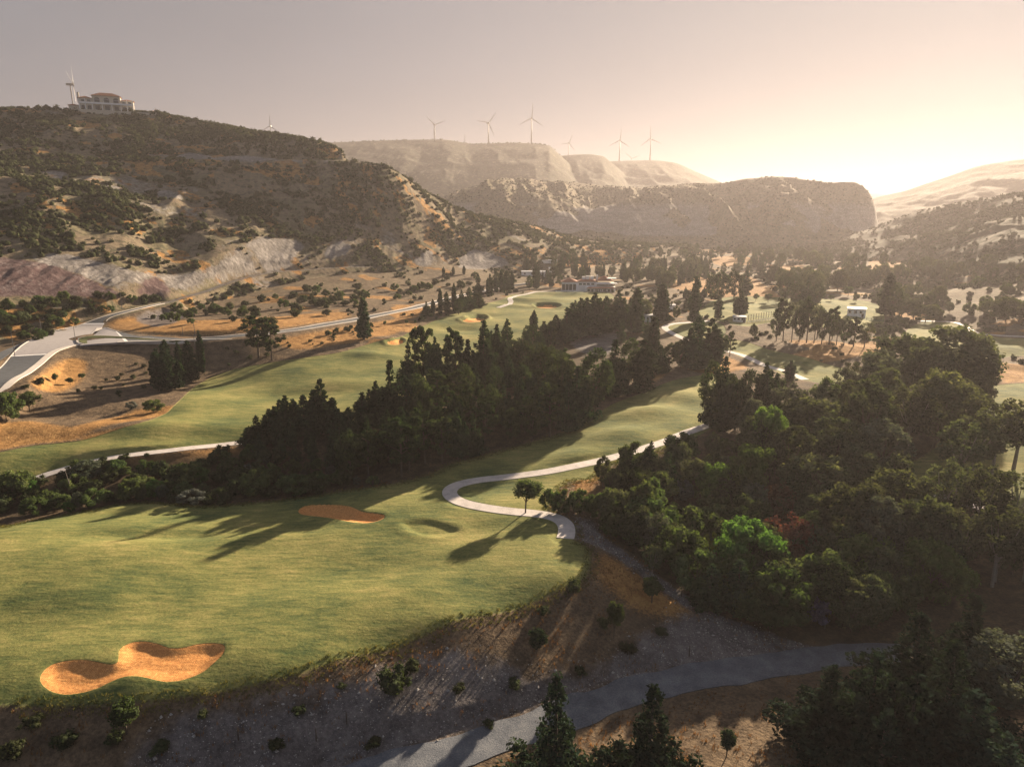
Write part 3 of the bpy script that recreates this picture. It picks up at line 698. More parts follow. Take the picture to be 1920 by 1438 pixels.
def build_terrain():
    V = np.stack([XG.ravel(), YG.ravel(), ZG.ravel()], 1).astype(np.float32)
    G3 = np.stack([XG, YG, ZG], -1); du = np.gradient(G3, axis=0); dv = np.gradient(G3, axis=1)
    NV = np.cross(du, dv).reshape(-1, 3); NV /= np.linalg.norm(NV, axis=1)[:, None]
    i, j = np.meshgrid(np.arange(NA - 1), np.arange(NR - 1), indexing='ij')
    q = (i * NR + j).ravel()
    F = np.stack([q, q + NR, q + NR + 1, q + 1], 1)     
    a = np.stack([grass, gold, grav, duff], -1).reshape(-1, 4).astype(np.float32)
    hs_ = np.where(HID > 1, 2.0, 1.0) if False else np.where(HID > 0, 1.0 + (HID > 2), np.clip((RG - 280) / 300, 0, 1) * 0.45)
    bmk = np.stack([white, red, hs_, sand], -1).reshape(-1, 4).astype(np.float32)
    # which thing each cell belongs to
    cell = np.zeros((NA - 1, NR - 1), np.int16)
    hid = HID[:-1, :-1]; gs = grass[:-1, :-1]; sd = sand[:-1, :-1]
    cell[hid == 1] = 1
    for k in range(2, 9): cell[hid == k] = k
    cell[(gs > 0.5) & (hid == 0)] = 20
    cell[sd > 0.5] = 21
    cellf = cell.ravel()
    names = {0: ('ground', None), 1: ('hillside', None), 2: ('valley_cliffs', None), 3: ('far_ridge', None), 4: ('far_ridge', None), 5: ('far_ridge', None),
             6: ('mountain', None), 7: ('hill', None), 8: ('mountain', None), 20: ('fairway', None), 21: ('bunker_sand', None)}
    for k, (nm, _) in names.items():
        f = F[cellf == k]
        if len(f) == 0: continue
        used = np.unique(f); remap = np.zeros(len(V), np.int64); remap[used] = np.arange(len(used))
        me = np_mesh(nm, V[used], remap[f], True)
        me.normals_split_custom_set_from_vertices(NV[used])
        for nmA, arr in (('mask_a', a), ('mask_b', bmk)):
            at = me.attributes.new(nmA, 'FLOAT_COLOR', 'POINT'); at.data.foreach_set('color', arr[used].ravel())
        o = link(nm, me, M['ground']); tag(o, kind='structure')
# ---------------------------------------------------------------- roads and paths
def conc_mat(name, col, var=0.12):
    m, nt, b = mat_new(name); P = geo_pos(nt)
    f = mth(nt, 'ADD', mth(nt, 'MULTIPLY', noise_n(nt, 0.5, 5, 0.65, P), .6), mth(nt, 'MULTIPLY', noise_n(nt, 6, 4, 0.7, P), .4))
    nt.links.new(ramp(nt, f, [(0.34, tuple(c * (1 - 2 * var) for c in col)), (0.5, col), (0.66, tuple(c * (1 + var) for c in col))]), b.inputs['Base Color'])
    bump(nt, b, noise_n(nt, 9, 3, 0.7, P), 0.02, 0.6); b.inputs['Roughness'].default_value = 0.85; b.inputs['Specular IOR Level'].default_value = 0.3
    return m
M['concrete'] = conc_mat('pale_concrete', (.46, .42, .40), .2)
M['paving'] = conc_mat('block_paving', (.30, .28, .28), .1)
M['asphalt'] = conc_mat('asphalt', (.072, .078, .088), .2)
M['kerb'] = conc_mat('kerb_stone', (.55, .50, .45), .1)
M['paint'] = conc_mat('road_paint', (.72, .70, .68), .08)
def gravel_road_mat():
    m, nt, b = mat_new('gravel_road'); P = geo_pos(nt)
    f = mth(nt, 'ADD', mth(nt, 'MULTIPLY', noise_n(nt, 0.35, 6, 0.65, P), .5), mth(nt, 'MULTIPLY', noise_n(nt, 5, 4, 0.75, P), .5))
    c = ramp(nt, f, [(0.33, (.05, .055, .065)), (0.5, (.11, .12, .14)), (0.66, (.20, .205, .215))])
    nt.links.new(c, b.inputs['Base Color']); bump(nt, b, f, 0.25, 0.7); b.inputs['Roughness'].default_value = 0.95
    return m
M['gravel_road'] = gravel_road_mat()
for k, (L, zc) in PLINE.items():
    w = PW[k]; jit = fbm(np.arange(len(L)) / 9.0, np.zeros(len(L)), 3, ord(k)) * 0.12
    o = ribbon('cart_path', offset_line(L, w + jit), offset_line(L, -w + jit), zc, zc, M['concrete'], 0.05); tag(o, kind='structure')
zz = zdr + 0.02
jit = fbm(np.arange(len(dr)) / 6.0, np.zeros(len(dr)), 3, 5) * 0.7
jit2 = fbm(np.arange(len(dr)) / 6.0, np.zeros(len(dr)), 3, 8) * 0.7
o = ribbon('dirt_road', offset_line(dr, 2.6 + jit), offset_line(dr, -2.7 + jit2), zz, zz, M['gravel_road'], 0.04); tag(o, kind='structure')
o = ribbon('side_road', offset_line(side, 2.0), offset_line(side, -2.0), zs_, zs_, M['asphalt'], 0.05); tag(o, kind='structure')
def inset(A, B, d):
    v = B - A; l = np.linalg.norm(v, axis=1)[:, None]; return A + v / l * d, B - v / l * d
# junction paving with asphalt running away from it on three sides
def strip(name, A, B, z, mat, th, i0=0, i1=None):
    i1 = len(A) if i1 is None else i1
    o = ribbon(name, A[i0:i1], B[i0:i1], z[i0:i1], z[i0:i1], mat, th); tag(o, kind='structure'); return o
def idx_near(P, px, py):
    x, y = hit(px, py); return int(np.argmin(np.hypot(P[:, 0] - x, P[:, 1] - y)))
a0 = idx_near(mC, 65, 665); a1 = idx_near(mC, 190, 606)
mLi, mRi = inset(mL, mR, 0.35)
rp = mR - (mR - mL) / np.linalg.norm(mR - mL, axis=1)[:, None] * 2.3       # wide pavement along the right side
strip('road', mLi, rp, zm, M['asphalt'], 0.05, 0, a0)
strip('pavement', rp, mR, zm, M['kerb'], 0.17, 0, a1 - 6)
strip('junction_paving', mLi, mRi, zm, M['paving'], 0.055, a0, a1)
strip('road', mLi, mRi, zm, M['asphalt'], 0.05, a1)
strip('kerb', mL, mLi, zm, M['kerb'], 0.17)
strip('kerb', mRi, mR, zm, M['kerb'], 0.17, a1 + 2)
strip('painted_line', mLi, rp, zm, M['paint'], 0.062, a0 - 1, a0 + 1)
strip('painted_line', mLi, mRi, zm, M['paint'], 0.062, a1 - 1, a1 + 1)
uU, uD = inset(eU, eD, 1.3)
b0 = idx_near(eC, 214, 634)
strip('junction_paving', eU, eD, ze, M['paving'], 0.052, 0, b0)
strip('road', uU, uD, ze, M['asphalt'], 0.05, b0)
strip('pavement', eU, uU, ze, M['kerb'], 0.17, 4)
strip('pavement', uD, eD, ze, M['kerb'], 0.17, b0 - 3)
strip('painted_line', uU, uD, ze, M['paint'], 0.066, b0 - 1, b0 + 1)
# raised traffic island with a grass middle
def cap(name, pxs, z_off, mat, th, shrink=0.0):
    P = world_poly(pxs, True, 5)
    if shrink:
        c = P.copy(); T = np.roll(c, -1, 0) - np.roll(c, 1, 0); T /= np.linalg.norm(T, axis=1)[:, None]
        Nn = np.stack([-T[:, 1], T[:, 0]], 1); A = 0.5 * np.sum(c[:, 0] * np.roll(c[:, 1], -1) - np.roll(c[:, 0], -1) * c[:, 1])
        P = c + Nn * shrink * np.sign(A)
    z = H(P[:, 0], P[:, 1]) + z_off; n = len(P)
    v = [(P[i][0], P[i][1], z[i] + th) for i in range(n)] + [(P[i][0], P[i][1], z[i] - .3) for i in range(n)]
    me = bpy.data.meshes.new(name)
    tri = geometry.tessellate_polygon([[Vector((p[0], p[1], 0)) for p in P]])
    A = 0.5 * np.sum(P[:, 0] * np.roll(P[:, 1], -1) - np.roll(P[:, 0], -1) * P[:, 1])
    f = [tuple(t) for t in tri] + [(i, (i + 1) % n, n + (i + 1) % n, n + i) for i in range(n)]
    me.from_pydata(v, [], f); me.update()
    bm = bmesh.new(); bm.from_mesh(me); bmesh.ops.recalc_face_normals(bm, faces=bm.faces); bm.to_mesh(me); bm.free()
    o = link(name, me, mat); tag(o, kind='structure'); return o
ISL = [(143,640),(150,635),(175,631),(205,631),(250,634),(300,637),(345,640),(352,643),(340,645),(300,645),(250,646),(200,647),(165,647),(148,645)]
cap('island_kerb', ISL, 0.25, M['kerb'], 0.17)
def lawn_mat():
    m, nt, b = mat_new('island_grass'); f = noise_n(nt, 1.5, 5, .65, geo_pos(nt))
    nt.links.new(ramp(nt, f, [(0.35, (.05, .07, .02)), (0.6, (.12, .12, .04))]), b.inputs['Base Color']); return m
M['lawn'] = lawn_mat()
cap('island_grass', ISL, 0.25, M['lawn'], 0.21, 0.8)
# ---------------------------------------------------------------- foliage prototypes
M['conifer'] = foliage_mat('conifer_foliage', (.030, .050, .030), (.062, .090, .042), 0.22)
M['dark_conifer'] = foliage_mat('dark_conifer_foliage', (.017, .028, .020), (.036, .050, .030), 0.15)
M['pine'] = foliage_mat('pine_foliage', (.040, .058, .030), (.085, .105, .042), 0.26)
M['broad'] = foliage_mat('broadleaf_foliage', (.060, .076, .045), (.130, .145, .075), 0.32, (1.3, 1.25, .6))
M['broad_grey'] = foliage_mat('grey_broadleaf_foliage', (.070, .082, .062), (.14, .15, .105), 0.3, (1.2, 1.2, .75))
M['bright'] = foliage_mat('bright_green_foliage', (.075, .125, .036), (.150, .215, .062), 0.34)
M['olive'] = foliage_mat('olive_green_foliage', (.058, .082, .036), (.13, .155, .06), 0.34)
M['scrub'] = foliage_mat('scrub_foliage', (.040, .050, .026), (.080, .088, .040), 0.22)
M['grey'] = foliage_mat('grey_green_foliage', (.085, .095, .082), (.16, .17, .15), 0.25, (1, 1, .8))
M['brownleaf'] = foliage_mat('brown_foliage', (.085, .045, .032), (.15, .085, .055), 0.25, (1.2, .9, .6))
M['violet'] = foliage_mat('violet_blossom', (.15, .13, .23), (.30, .27, .42), 0.25, (1, .9, 1.1))
M['yellowleaf'] = foliage_mat('yellow_green_foliage', (.16, .17, .03), (.30, .28, .05), 0.4)
M['straw'] = foliage_mat('dry_grass', (.20, .125, .05), (.36, .24, .10), 0.3, (1.2, 1, .6))
M['bark'] = simple_mat('bark', (.085, .065, .05), .95, .35, 6)
M['palebark'] = simple_mat('pale_bark', (.20, .175, .15), .9, .25, 5)

ICO = None
def ico():
    global ICO
    if ICO is None:
        bm = bmesh.new(); bmesh.ops.create_icosphere(bm, subdivisions=1, radius=1.0)
        ICO = (np.array([v.co[:] for v in bm.verts]), np.array([[v.index for v in f.verts] for f in bm.faces])); bm.free()
    return ICO
def unit(n, g):
    v = g.normal(size=(n, 3)); return v / np.linalg.norm(v, axis=1)[:, None]
def leaf_quads(cen, nrm, size, g, asp=1.0):
    """one small tilted quad per leaf spray"""
    n = len(cen); t = np.cross(nrm, unit(n, g)); t /= np.linalg.norm(t, axis=1)[:, None] + 1e-9
    b = np.cross(nrm, t); s = np.asarray(size)[:, None] * 0.5
    k = g.uniform(.55, 1.2, (n, 4, 1))
    v = np.stack([cen - t*s*asp*k[:,0], cen - b*s*k[:,1], cen + t*s*asp*k[:,2], cen + b*s*k[:,3]], 1)
    return v.reshape(-1, 3)
def crown_mesh(name, clumps, leaves_per, size, g, core=0.62, squash=0.85, out=0.65, asp=1.0):
    """clumps: (x,y,z,r). Leaf sprays on and around every clump, with a dark rough core inside so light does not pass straight through"""
    cl = np.array(clumps, float); V = []; 
    cnt = np.maximum(6, (leaves_per * (cl[:, 3] / cl[:, 3].mean()) ** 2)).astype(int)
    idx = np.repeat(np.arange(len(cl)), cnt); n = len(idx)
    d = unit(n, g); rad = cl[idx, 3] * g.uniform(.72, 1.12, n)
    cen = cl[idx, :3] + d * rad[:, None] * np.array([1, 1, squash])
    nr = d * out + unit(n, g) * (1 - out) ; nr /= np.linalg.norm(nr, axis=1)[:, None]
    lv = leaf_quads(cen, nr, size * g.uniform(.6, 1.4, n), g, asp)
    lf = np.arange(len(lv)).reshape(-1, 4)
    faces = [lf]; verts = [lv]; base = len(lv)
    tris = None
    if core > 0:
        iv, it = ico(); cv = []; cf = []
        for c in cl:
            q = iv * g.uniform(.8, 1.15, (len(iv), 1)) * c[3] * core * np.array([1, 1, squash]) + c[:3]
            cf.append(it + base); cv.append(q); base += len(iv)
        verts += cv; t3 = np.vstack(cf)
    V = np.vstack(verts)
    me = bpy.data.meshes.new(name)
    nq = len(lf); nt3 = len(t3) if core > 0 else 0
    me.vertices.add(len(V)); me.vertices.foreach_set('co', V.astype(np.float32).ravel())
    loops = np.concatenate([lf.ravel(), t3.ravel()]) if nt3 else lf.ravel()
    me.loops.add(len(loops)); me.loops.foreach_set('vertex_index', loops.astype(np.int32))
    me.polygons.add(nq + nt3)
    me.polygons.foreach_set('loop_start', np.concatenate([np.arange(nq) * 4, nq * 4 + np.arange(nt3) * 3]).astype(np.int32))
    me.update(); return me
def trunk_mesh(name, pts_list, n=6):
    m = MB()
    for pts, rads in pts_list: m.tube(pts, rads, n)
    me = bpy.data.meshes.new(name); me.from_pydata(m.v, [], m.f); me.update(); return me

# every prototype is 1 m tall x its own proportions, later scaled to metres
def k_conifer(seed, hgt=12.0, wid=2.6, leaf=0.5, n=9, base=.08, spread=1.0, power=.8, lpc=34, ragged=.35, up=.25):
    """pyramidal evergreen: whorls of upswept boughs, ragged outline, several tips"""
    g = np.random.default_rng(seed); cl = []; tk = [([(0,0,-.4),(.05*hgt*0.1,0,hgt*.5),(0,0,hgt*.97)], [.022*hgt, .014*hgt, .004*hgt])]
    lev = int(n * 1.6)
    for i in range(lev):
        t = base + (1 - base) * (i / (lev - 1)) ** 0.95; z = t * hgt
        Rm = wid * (1 - t) ** power * g.uniform(1 - ragged, 1 + ragged * .4) + .16
        nb = max(2, int(2 + Rm * 2.6)); ph = g.uniform(0, 6.3)
        for k in range(nb):
            a = ph + 6.283 * k / nb + g.uniform(-.3, .3); Rb = Rm * g.uniform(.62, 1.12)
            m = max(1, int(Rb / .75))
            for q in range(m):
                f = (q + .75) / m
                cl.append((math.cos(a)*Rb*f, math.sin(a)*Rb*f, z + Rb * f * up + g.uniform(-.15, .15), .32 + .26 * Rm * (1 - .45 * f) * .6))
            if Rb > 1.0 and k % 2 == 0: tk.append(([(0,0,z*.97),(math.cos(a)*Rb*.9, math.sin(a)*Rb*.9, z + Rb*up*.9)], [.005*hgt, .002*hgt]))
    for k in range(3): cl.append((g.uniform(-.15,.15), g.uniform(-.15,.15), hgt * (1 - .03 * k), .22 + .06 * k))
    return crown_mesh('crown', cl, lpc, leaf, g, .5, 1.15, .35, 1.7), trunk_mesh('trunk', tk), hgt
def k_slender(seed, hgt=9.0, wid=.75, leaf=.32):
    g = np.random.default_rng(seed); cl = []
    for i in range(26):
        t = i / 25; r = wid * (math.sin(math.pi * min(1, (t * .86 + .14))) ** .55) * g.uniform(.8, 1.1)
        for k in range(2): 
            a = g.uniform(0, 6.3); cl.append((math.cos(a)*r*.45, math.sin(a)*r*.45, .5 + t * (hgt - .8), r * .72))
    return crown_mesh('crown', cl, 40, leaf, g, .8, 1.3, .45, 1.7), trunk_mesh('trunk', [([(0,0,-.4),(0,0,hgt*.8)], [.14, .05])]), hgt
def k_pine(seed, hgt=13.0, wid=3.4, leaf=.5, gaps=1.0, lpc=46):
    """open-crowned pine: bare lower trunk, spreading limbs, separated foliage pads with sky between"""
    g = np.random.default_rng(seed); cl = []; lean = g.uniform(-.6, .6, 2)
    tp = [(0,0,-.4),(lean[0]*.4, lean[1]*.4, hgt*.5),(lean[0], lean[1], hgt*.95)]
    tk = [(tp, [.02*hgt, .014*hgt, .004*hgt])]
    for i in range(17):
        t = .28 + .70 * i / 16; z = t * hgt; a = i * 2.4 + g.uniform(-.5, .5)
        Rb = wid * (math.sin(math.pi * min(1, (t - .12) * .98)) ** .7) * g.uniform(.55, 1.12) + .2
        ez = z + Rb * g.uniform(.1, .4)
        cx0, cy0 = lean * t
        tk.append(([(cx0, cy0, z - .5), (cx0 + math.cos(a)*Rb*.6, cy0 + math.sin(a)*Rb*.6, (z+ez)/2), (cx0 + math.cos(a)*Rb, cy0 + math.sin(a)*Rb, ez)], [.008*hgt, .005*hgt, .002*hgt]))
        for q in range(5 if Rb > 1.3 else 3):
            f = g.uniform(.4, 1.1); aa = a + g.uniform(-.45, .45)
            cl.append((cx0 + math.cos(aa)*Rb*f, cy0 + math.sin(aa)*Rb*f, z + (ez - z) * f + g.uniform(-.3, .6), g.uniform(.38, .7)))
    for k in range(3): cl.append((lean[0] + g.uniform(-.4,.4), lean[1] + g.uniform(-.4,.4), hgt*.95 + g.uniform(-.5, .3), .6))
    return crown_mesh('crown', cl, int(lpc * .8), leaf * .85, g, .5, .9, .35, 1.5), trunk_mesh('trunk', tk), hgt
def k_broad(seed, hgt=13.0, wid=4.4, leaf=.5, nc=46, lpc=70, low=.22, crx=.6, squash=.85, out=.5, core=.66, rr=(.17, .31)):
    """broad crown of many billowing clumps on forking limbs"""
    g = np.random.default_rng(seed); cl = []
    tk = [([(0,0,-.4),(g.uniform(-.3,.3), g.uniform(-.3,.3), hgt*.35)], [.017*hgt, .012*hgt])]
    cz = hgt * (low + 1) / 2; ch = hgt * (1 - low) / 2
    for k in range(6):
        a = k * 1.05 + g.uniform(-.3, .3); q = g.uniform(.4, .75)
        tk.append(([(0,0,hgt*.3),(math.cos(a)*wid*.3, math.sin(a)*wid*.3, hgt*.5),(math.cos(a)*wid*q, math.sin(a)*wid*q, hgt*g.uniform(.6,.82))], [.009*hgt, .006*hgt, .002*hgt]))
    lobes = [(g.uniform(0, 6.3), g.uniform(-.5, .8), g.uniform(.82, 1.22)) for _ in range(5)]
    for k in range(nc):
        d = unit(1, g)[0]; rr_ = g.uniform(.45, 1.0) ** .5
        s = 1.0
        for (la, lz, ls) in lobes:
            dd = max(0, math.cos(math.atan2(d[1], d[0]) - la)) * max(0, 1 - abs(d[2] - lz)); s += (ls - 1) * dd
        p = d * rr_ * s; 
        cl.append((p[0]*wid*.82, p[1]*wid*.82, cz + p[2]*ch*.88, wid * g.uniform(*rr) * (1.15 - .3 * abs(p[2]))))
    return crown_mesh('crown', cl, lpc, leaf, g, core, squash, out, 1.15), trunk_mesh('trunk', tk), hgt
def k_shrub(seed, hgt=2.4, wid=1.6, leaf=.24, nc=14, lpc=60, core=.72, squash=.9):
    g = np.random.default_rng(seed); cl = []
    for k in range(nc):
        a = g.uniform(0, 6.3); r = wid * g.uniform(0, .72) ; z = hgt * g.uniform(.25, .8) * (1 - .35 * (r / wid) ** 2)
        cl.append((math.cos(a)*r, math.sin(a)*r, z, wid * g.uniform(.24, .42)))
    cl.append((0, 0, hgt*.4, wid*.6))
    return crown_mesh('crown', cl, lpc, leaf, g, core, squash, .55), trunk_mesh('trunk', [([(0,0,-.3),(0,0,hgt*.5)], [.08, .04]), ([(0,0,0),(.3,.1,hgt*.5)], [.05, .03])]), hgt
def k_lolly(seed, hgt=3.6, wid=1.5, leaf=.24, clear=.36, lean=0.0, nc=18, lpc=80, squash=1.0):
    """small tree: bare stem and a rounded head"""
    g = np.random.default_rng(seed); cl = []; cz = hgt * (clear + 1) / 2; ch = hgt * (1 - clear) / 2
    for k in range(nc):
        d = unit(1, g)[0] * g.uniform(.4, 1) ** .5
        cl.append((lean + d[0]*wid*.68, d[1]*wid*.68, cz + d[2]*ch*.70, wid * g.uniform(.26, .4)))
    tk = [([(0,0,-.3),(lean*.4,0,hgt*clear),(lean,0,cz)], [.035*hgt*.6, .02*hgt, .008*hgt])]
    for k in range(4): tk.append(([(lean*.4,0,hgt*clear*.7),(lean+math.cos(k*1.6)*wid*.5, math.sin(k*1.6)*wid*.5, cz)], [.012*hgt, .004*hgt]))
    return crown_mesh('crown', cl, lpc, leaf, g, .7, squash, .55), trunk_mesh('trunk', tk), hgt

def k_multi(seed, hgt=12.0, leaf=.26):
    """old cypress-like conifer: several upswept leaders of different height, each with its own boughs"""
    g = np.random.default_rng(seed); cl = []; tk = []
    for L in range(6):
        a = L * 1.05 + g.uniform(-.3, .3); off = 0 if L == 0 else g.uniform(1.0, 2.2); top = hgt * (1 if L == 0 else g.uniform(.55, .88))
        cx, cy = math.cos(a) * off, math.sin(a) * off
        tk.append(([(0,0,-.4),(cx*.5,cy*.5,top*.35),(cx,cy,top*.97)], [.016*hgt, .010*hgt, .003*hgt]))
        for i in range(15):
            t = .1 + .9 * i / 14; z = t * top; Rm = (1.9 if L == 0 else 1.5) * (1 - t) ** .7 * g.uniform(.6, 1.2) + .12; ph = g.uniform(0, 6.3)
            for k in range(3 + int(Rm * 1.6)):
                b = ph + 6.283 * k / (3 + int(Rm * 1.6)) + g.uniform(-.4, .4)
                for f in ((.45, .95) if Rm > .8 else (.8,)):
                    cl.append((cx * min(1, t + .35) + math.cos(b)*Rm*f, cy * min(1, t + .35) + math.sin(b)*Rm*f, z + Rm*f*.5 + g.uniform(-.15, .15), .22 + .13 * Rm * (1.2 - f)))
    return crown_mesh('crown', cl, 26, leaf, g, .5, 1.35, .35, 1.7), trunk_mesh('trunk', tk), hgt

PROTO = {}
def P_(key, res, fol, bark='bark'):
    cm, tm, h = res; cm.materials.append(M[fol]); tm.materials.append(M[bark]); PROTO.setdefault(key, []).append((cm, tm, h))
for s in range(3): P_('conifer', k_multi(150 + s, 12, .34), 'conifer')
for s in range(4): P_('conifer', k_conifer(100 + s, 12, 2.8 + .3 * (s % 3), .34, 8, .05, power=.7 + .12 * (s % 3), lpc=44, ragged=.62, up=.35 + .1 * (s % 2)), 'conifer')
for s in range(2): P_('tight_conifer', k_conifer(140 + s, 13, 1.9, .42, 10, .06, power=.6, ragged=.25, up=.5), 'conifer')
for s in range(2): P_('slender', k_slender(180 + s), 'conifer')
for s in range(4): P_('pine', k_pine(200 + s), 'pine')
for s in range(2): P_('dense_pine', k_broad(240 + s, 13, 3.4, .34, 80, 52, .08, squash=1.1, core=.5, rr=(.13, .24), out=.35), 'pine')
for s in range(6): P_('broad', k_broad(300 + s, [13, 14, 11][s % 3], [4.4, 3.6, 4.8][s % 3], .36, 105, 58, .1, squash=.95, core=.5, rr=(.12, .23), out=.4), 'broad' if s % 3 else 'broad_grey')
for s in range(2): P_('gum', k_broad(340 + s, 15, 3.4, .36, 60, 44, .28, squash=1.1, core=.35, rr=(.13, .24), out=.35), 'broad', 'palebark')
for s in range(2): P_('bright', k_broad(360 + s, 6, 3.4, .30, 50, 110, .05, out=.6), 'bright')
for s in range(2): P_('grey', k_broad(380 + s, 5, 2.3, .24, 34, 90, .03, out=.6), 'grey')
for s in range(1): P_('brown', k_broad(390 + s, 6.5, 2.4, .22, 30, 60, .15, core=.2), 'brownleaf')
P_('violet', k_broad(395, 3.2, 2.0, .22, 34, 90, .15), 'violet')
P_('yellow', k_broad(396, 3.4, 1.3, .22, 22, 80, .1), 'yellowleaf')
for s in range(5): P_('shrub', k_shrub(400 + s, 2.6, 1.9 + .2 * (s % 3), .24), 'scrub')
for s in range(3): P_('olive', k_broad(430 + s, 4.2, 2.6, .26, 34, 90, .04, squash=.85, out=.6), 'olive')
for s in range(2): P_('lolly', k_lolly(450 + s), 'olive')
P_('young_pine', k_lolly(460, 4.2, 1.5, .22, .25, 0, 22, 90, 1.15), 'conifer')
P_('single', k_lolly(470, 6.2, 3.0, .24, .48, .3, 38, 90, .6), 'olive', 'bark')
for s in range(3): P_('near_conifer', k_conifer(500 + s, 12, 3.9, .24, 9, .03, power=1.05, lpc=64, ragged=.7, up=.35), 'dark_conifer')
for s in range(2): P_('near_ragged', k_pine(520 + s, 11, 3.0, .26, lpc=120), 'dark_conifer')
for s in range(3): P_('near_multi', k_multi(540 + s), 'dark_conifer')
P_('palm', k_lolly(600, 7, 2.0, .5, .72, 0, 10, 30, .6), 'olive')

REG = []       # all placed plants, labelled once their neighbours are known
NAMES = {'conifer':'conifer_tree','tight_conifer':'conifer_tree','near_conifer':'conifer_tree','near_ragged':'conifer_tree','near_multi':'conifer_tree','young_pine':'pine_tree','slender':'cypress_tree','pine':'pine_tree','dense_pine':'pine_tree','broad':'broadleaf_tree','gum':'gum_tree','bright':'broadleaf_tree','brown':'broadleaf_tree','yellow':'broadleaf_tree','lolly':'small_tree','single':'small_tree','palm':'palm_tree','violet':'flowering_bush','olive':'bush','shrub':'bush','grey':'bush'}
def plant(kind, x, y, h, clump, name='tree', cat='tree', wf=1.0, label=None, sink=0.0, rz=None, var=None):
    pr = PROTO[kind]; cm, tm, ph = pr[rng.integers(len(pr)) if var is None else var % len(pr)]
    name = NAMES[kind]; cat = 'bush' if 'bush' in name else 'tree'
    z = float(H(x, y)) - sink; s = h / ph
    e = bpy.data.objects.new(name, None); C.objects.link(e); e.empty_display_size = .5
    e.location = (x, y, z); e.rotation_euler = (0, 0, rng.uniform(0, 6.28) if rz is None else rz)
    e.scale = (s * wf, s * wf, s)
    c = bpy.data.objects.new('crown', cm); C.objects.link(c); c.parent = e
    t = bpy.data.objects.new('trunk', tm); C.objects.link(t); t.parent = e
    e['category'] = cat
    REG.append(dict(o=e, kind=kind, x=x, y=y, h=h, clump=clump, label=label))
    return e
FEAT = []
def hides(x, y, h, half=1.6):
    """would a plant here stand in front of one of the marked trees?"""
    a = math.atan2(x, y); r = math.hypot(x, y); top = (float(H(x, y)) + h - CAM_Z) / r
    for fa, fr, fz, fh in FEAT:
        if r < fr + 1.5 and abs(a - fa) < (2.2 + half) / fr and top > (fz + fh * .35 - CAM_Z) / fr: return True
    return False
def at_px(kind, bx, by, top, clump, wpx=None, **kw):
    """foot at an image point, height from how tall it looks there"""
    x, y = hit(bx, by); z = float(H(x, y)); r = math.hypot(x, y)
    # find the height whose top projects to 'top'
    h = (CAM_Z + r * tan_el(bx, top)) - z
    h = max(h, .5)
    if FEAT and clump == RW and hides(x, y, h, 2.4): return None
    wf = 1.0
    if wpx:
        ph = PROTO[kind][0]; w0 = {'conifer': 5.6,'tight_conifer':4.2,'slender':1.5,'pine':7.2,'dense_pine':7.6,'broad':10,'gum':8,'bright':7.4,'grey':5,'brown':5,'violet':4.3,'yellow':2.8,'shrub':4.0,'olive':5.6,'lolly':3.3,'young_pine':3.3,'single':5.2,'near_conifer':6.6,'near_ragged':6.4,'near_multi':7.4,'palm':4}[kind] * h / ph[2]
        wf = (wpx * math.hypot(r, CAM_Z - z) / F_PX) / w0
        wf = min(max(wf, .55), 2.2)
    return plant(kind, x, y, h, clump, wf=wf, **kw)
def inpoly(p, P):
    return sdf(P, np.array([p[0]]), np.array([p[1]]))[0] > 0
def fill(pxs, n, kinds, hr, clump, sp=3.0, tries=40, name='tree', cat='tree', wf=(.9, 1.15), avoid=0.35, jitter_h=None):
    """scatter plants in a region of ground with a minimum spacing"""
    P = world_poly(pxs, True, 2); x0, y0 = P.min(0); x1, y1 = P.max(0); got = []
    ks, ws = zip(*kinds); ws = np.array(ws) / sum(ws)
    for _ in range(n * tries):
        if len(got) >= n: break
        x, y = rng.uniform(x0, x1), rng.uniform(y0, y1)
        if any((x-a)**2 + (y-b)**2 < sp*sp for a, b in got) or not inpoly((x, y), P): continue
        if blocked(x, y): continue
        hh = rng.uniform(*hr)
        if FEAT and hides(x, y, hh): continue
        got.append((x, y)); plant(ks[rng.choice(len(ks), p=ws)], x, y, hh, clump, name=name, cat=cat, wf=rng.uniform(*wf))
    return got
from_grid = lambda G, x, y: float(bilg(G, x, y))
def bilg(G, x, y):
    a = math.atan2(x, y); r = math.hypot(x, y)
    i = int(np.clip((a - AZ[0]) / (AZ[-1] - AZ[0]) * (NA - 1), 0, NA - 1)); j = int(np.clip(np.searchsorted(RR, r), 0, NR - 1)); return G[i, j]
def blocked(x, y):
    for k, w in (('a', 2.4), ('b', 2.2), ('c', 2.2), ('d', 2.4), ('e', 2.4), ('f', 2.2), ('main', 8), ('east', 6), ('side', 3), ('dirt_road', 4.5), ('track', 2.2), ('trackb', 3)):
        if bilg(DIST[k], x, y) < w: return True
    return bilg(grass, x, y) > .55
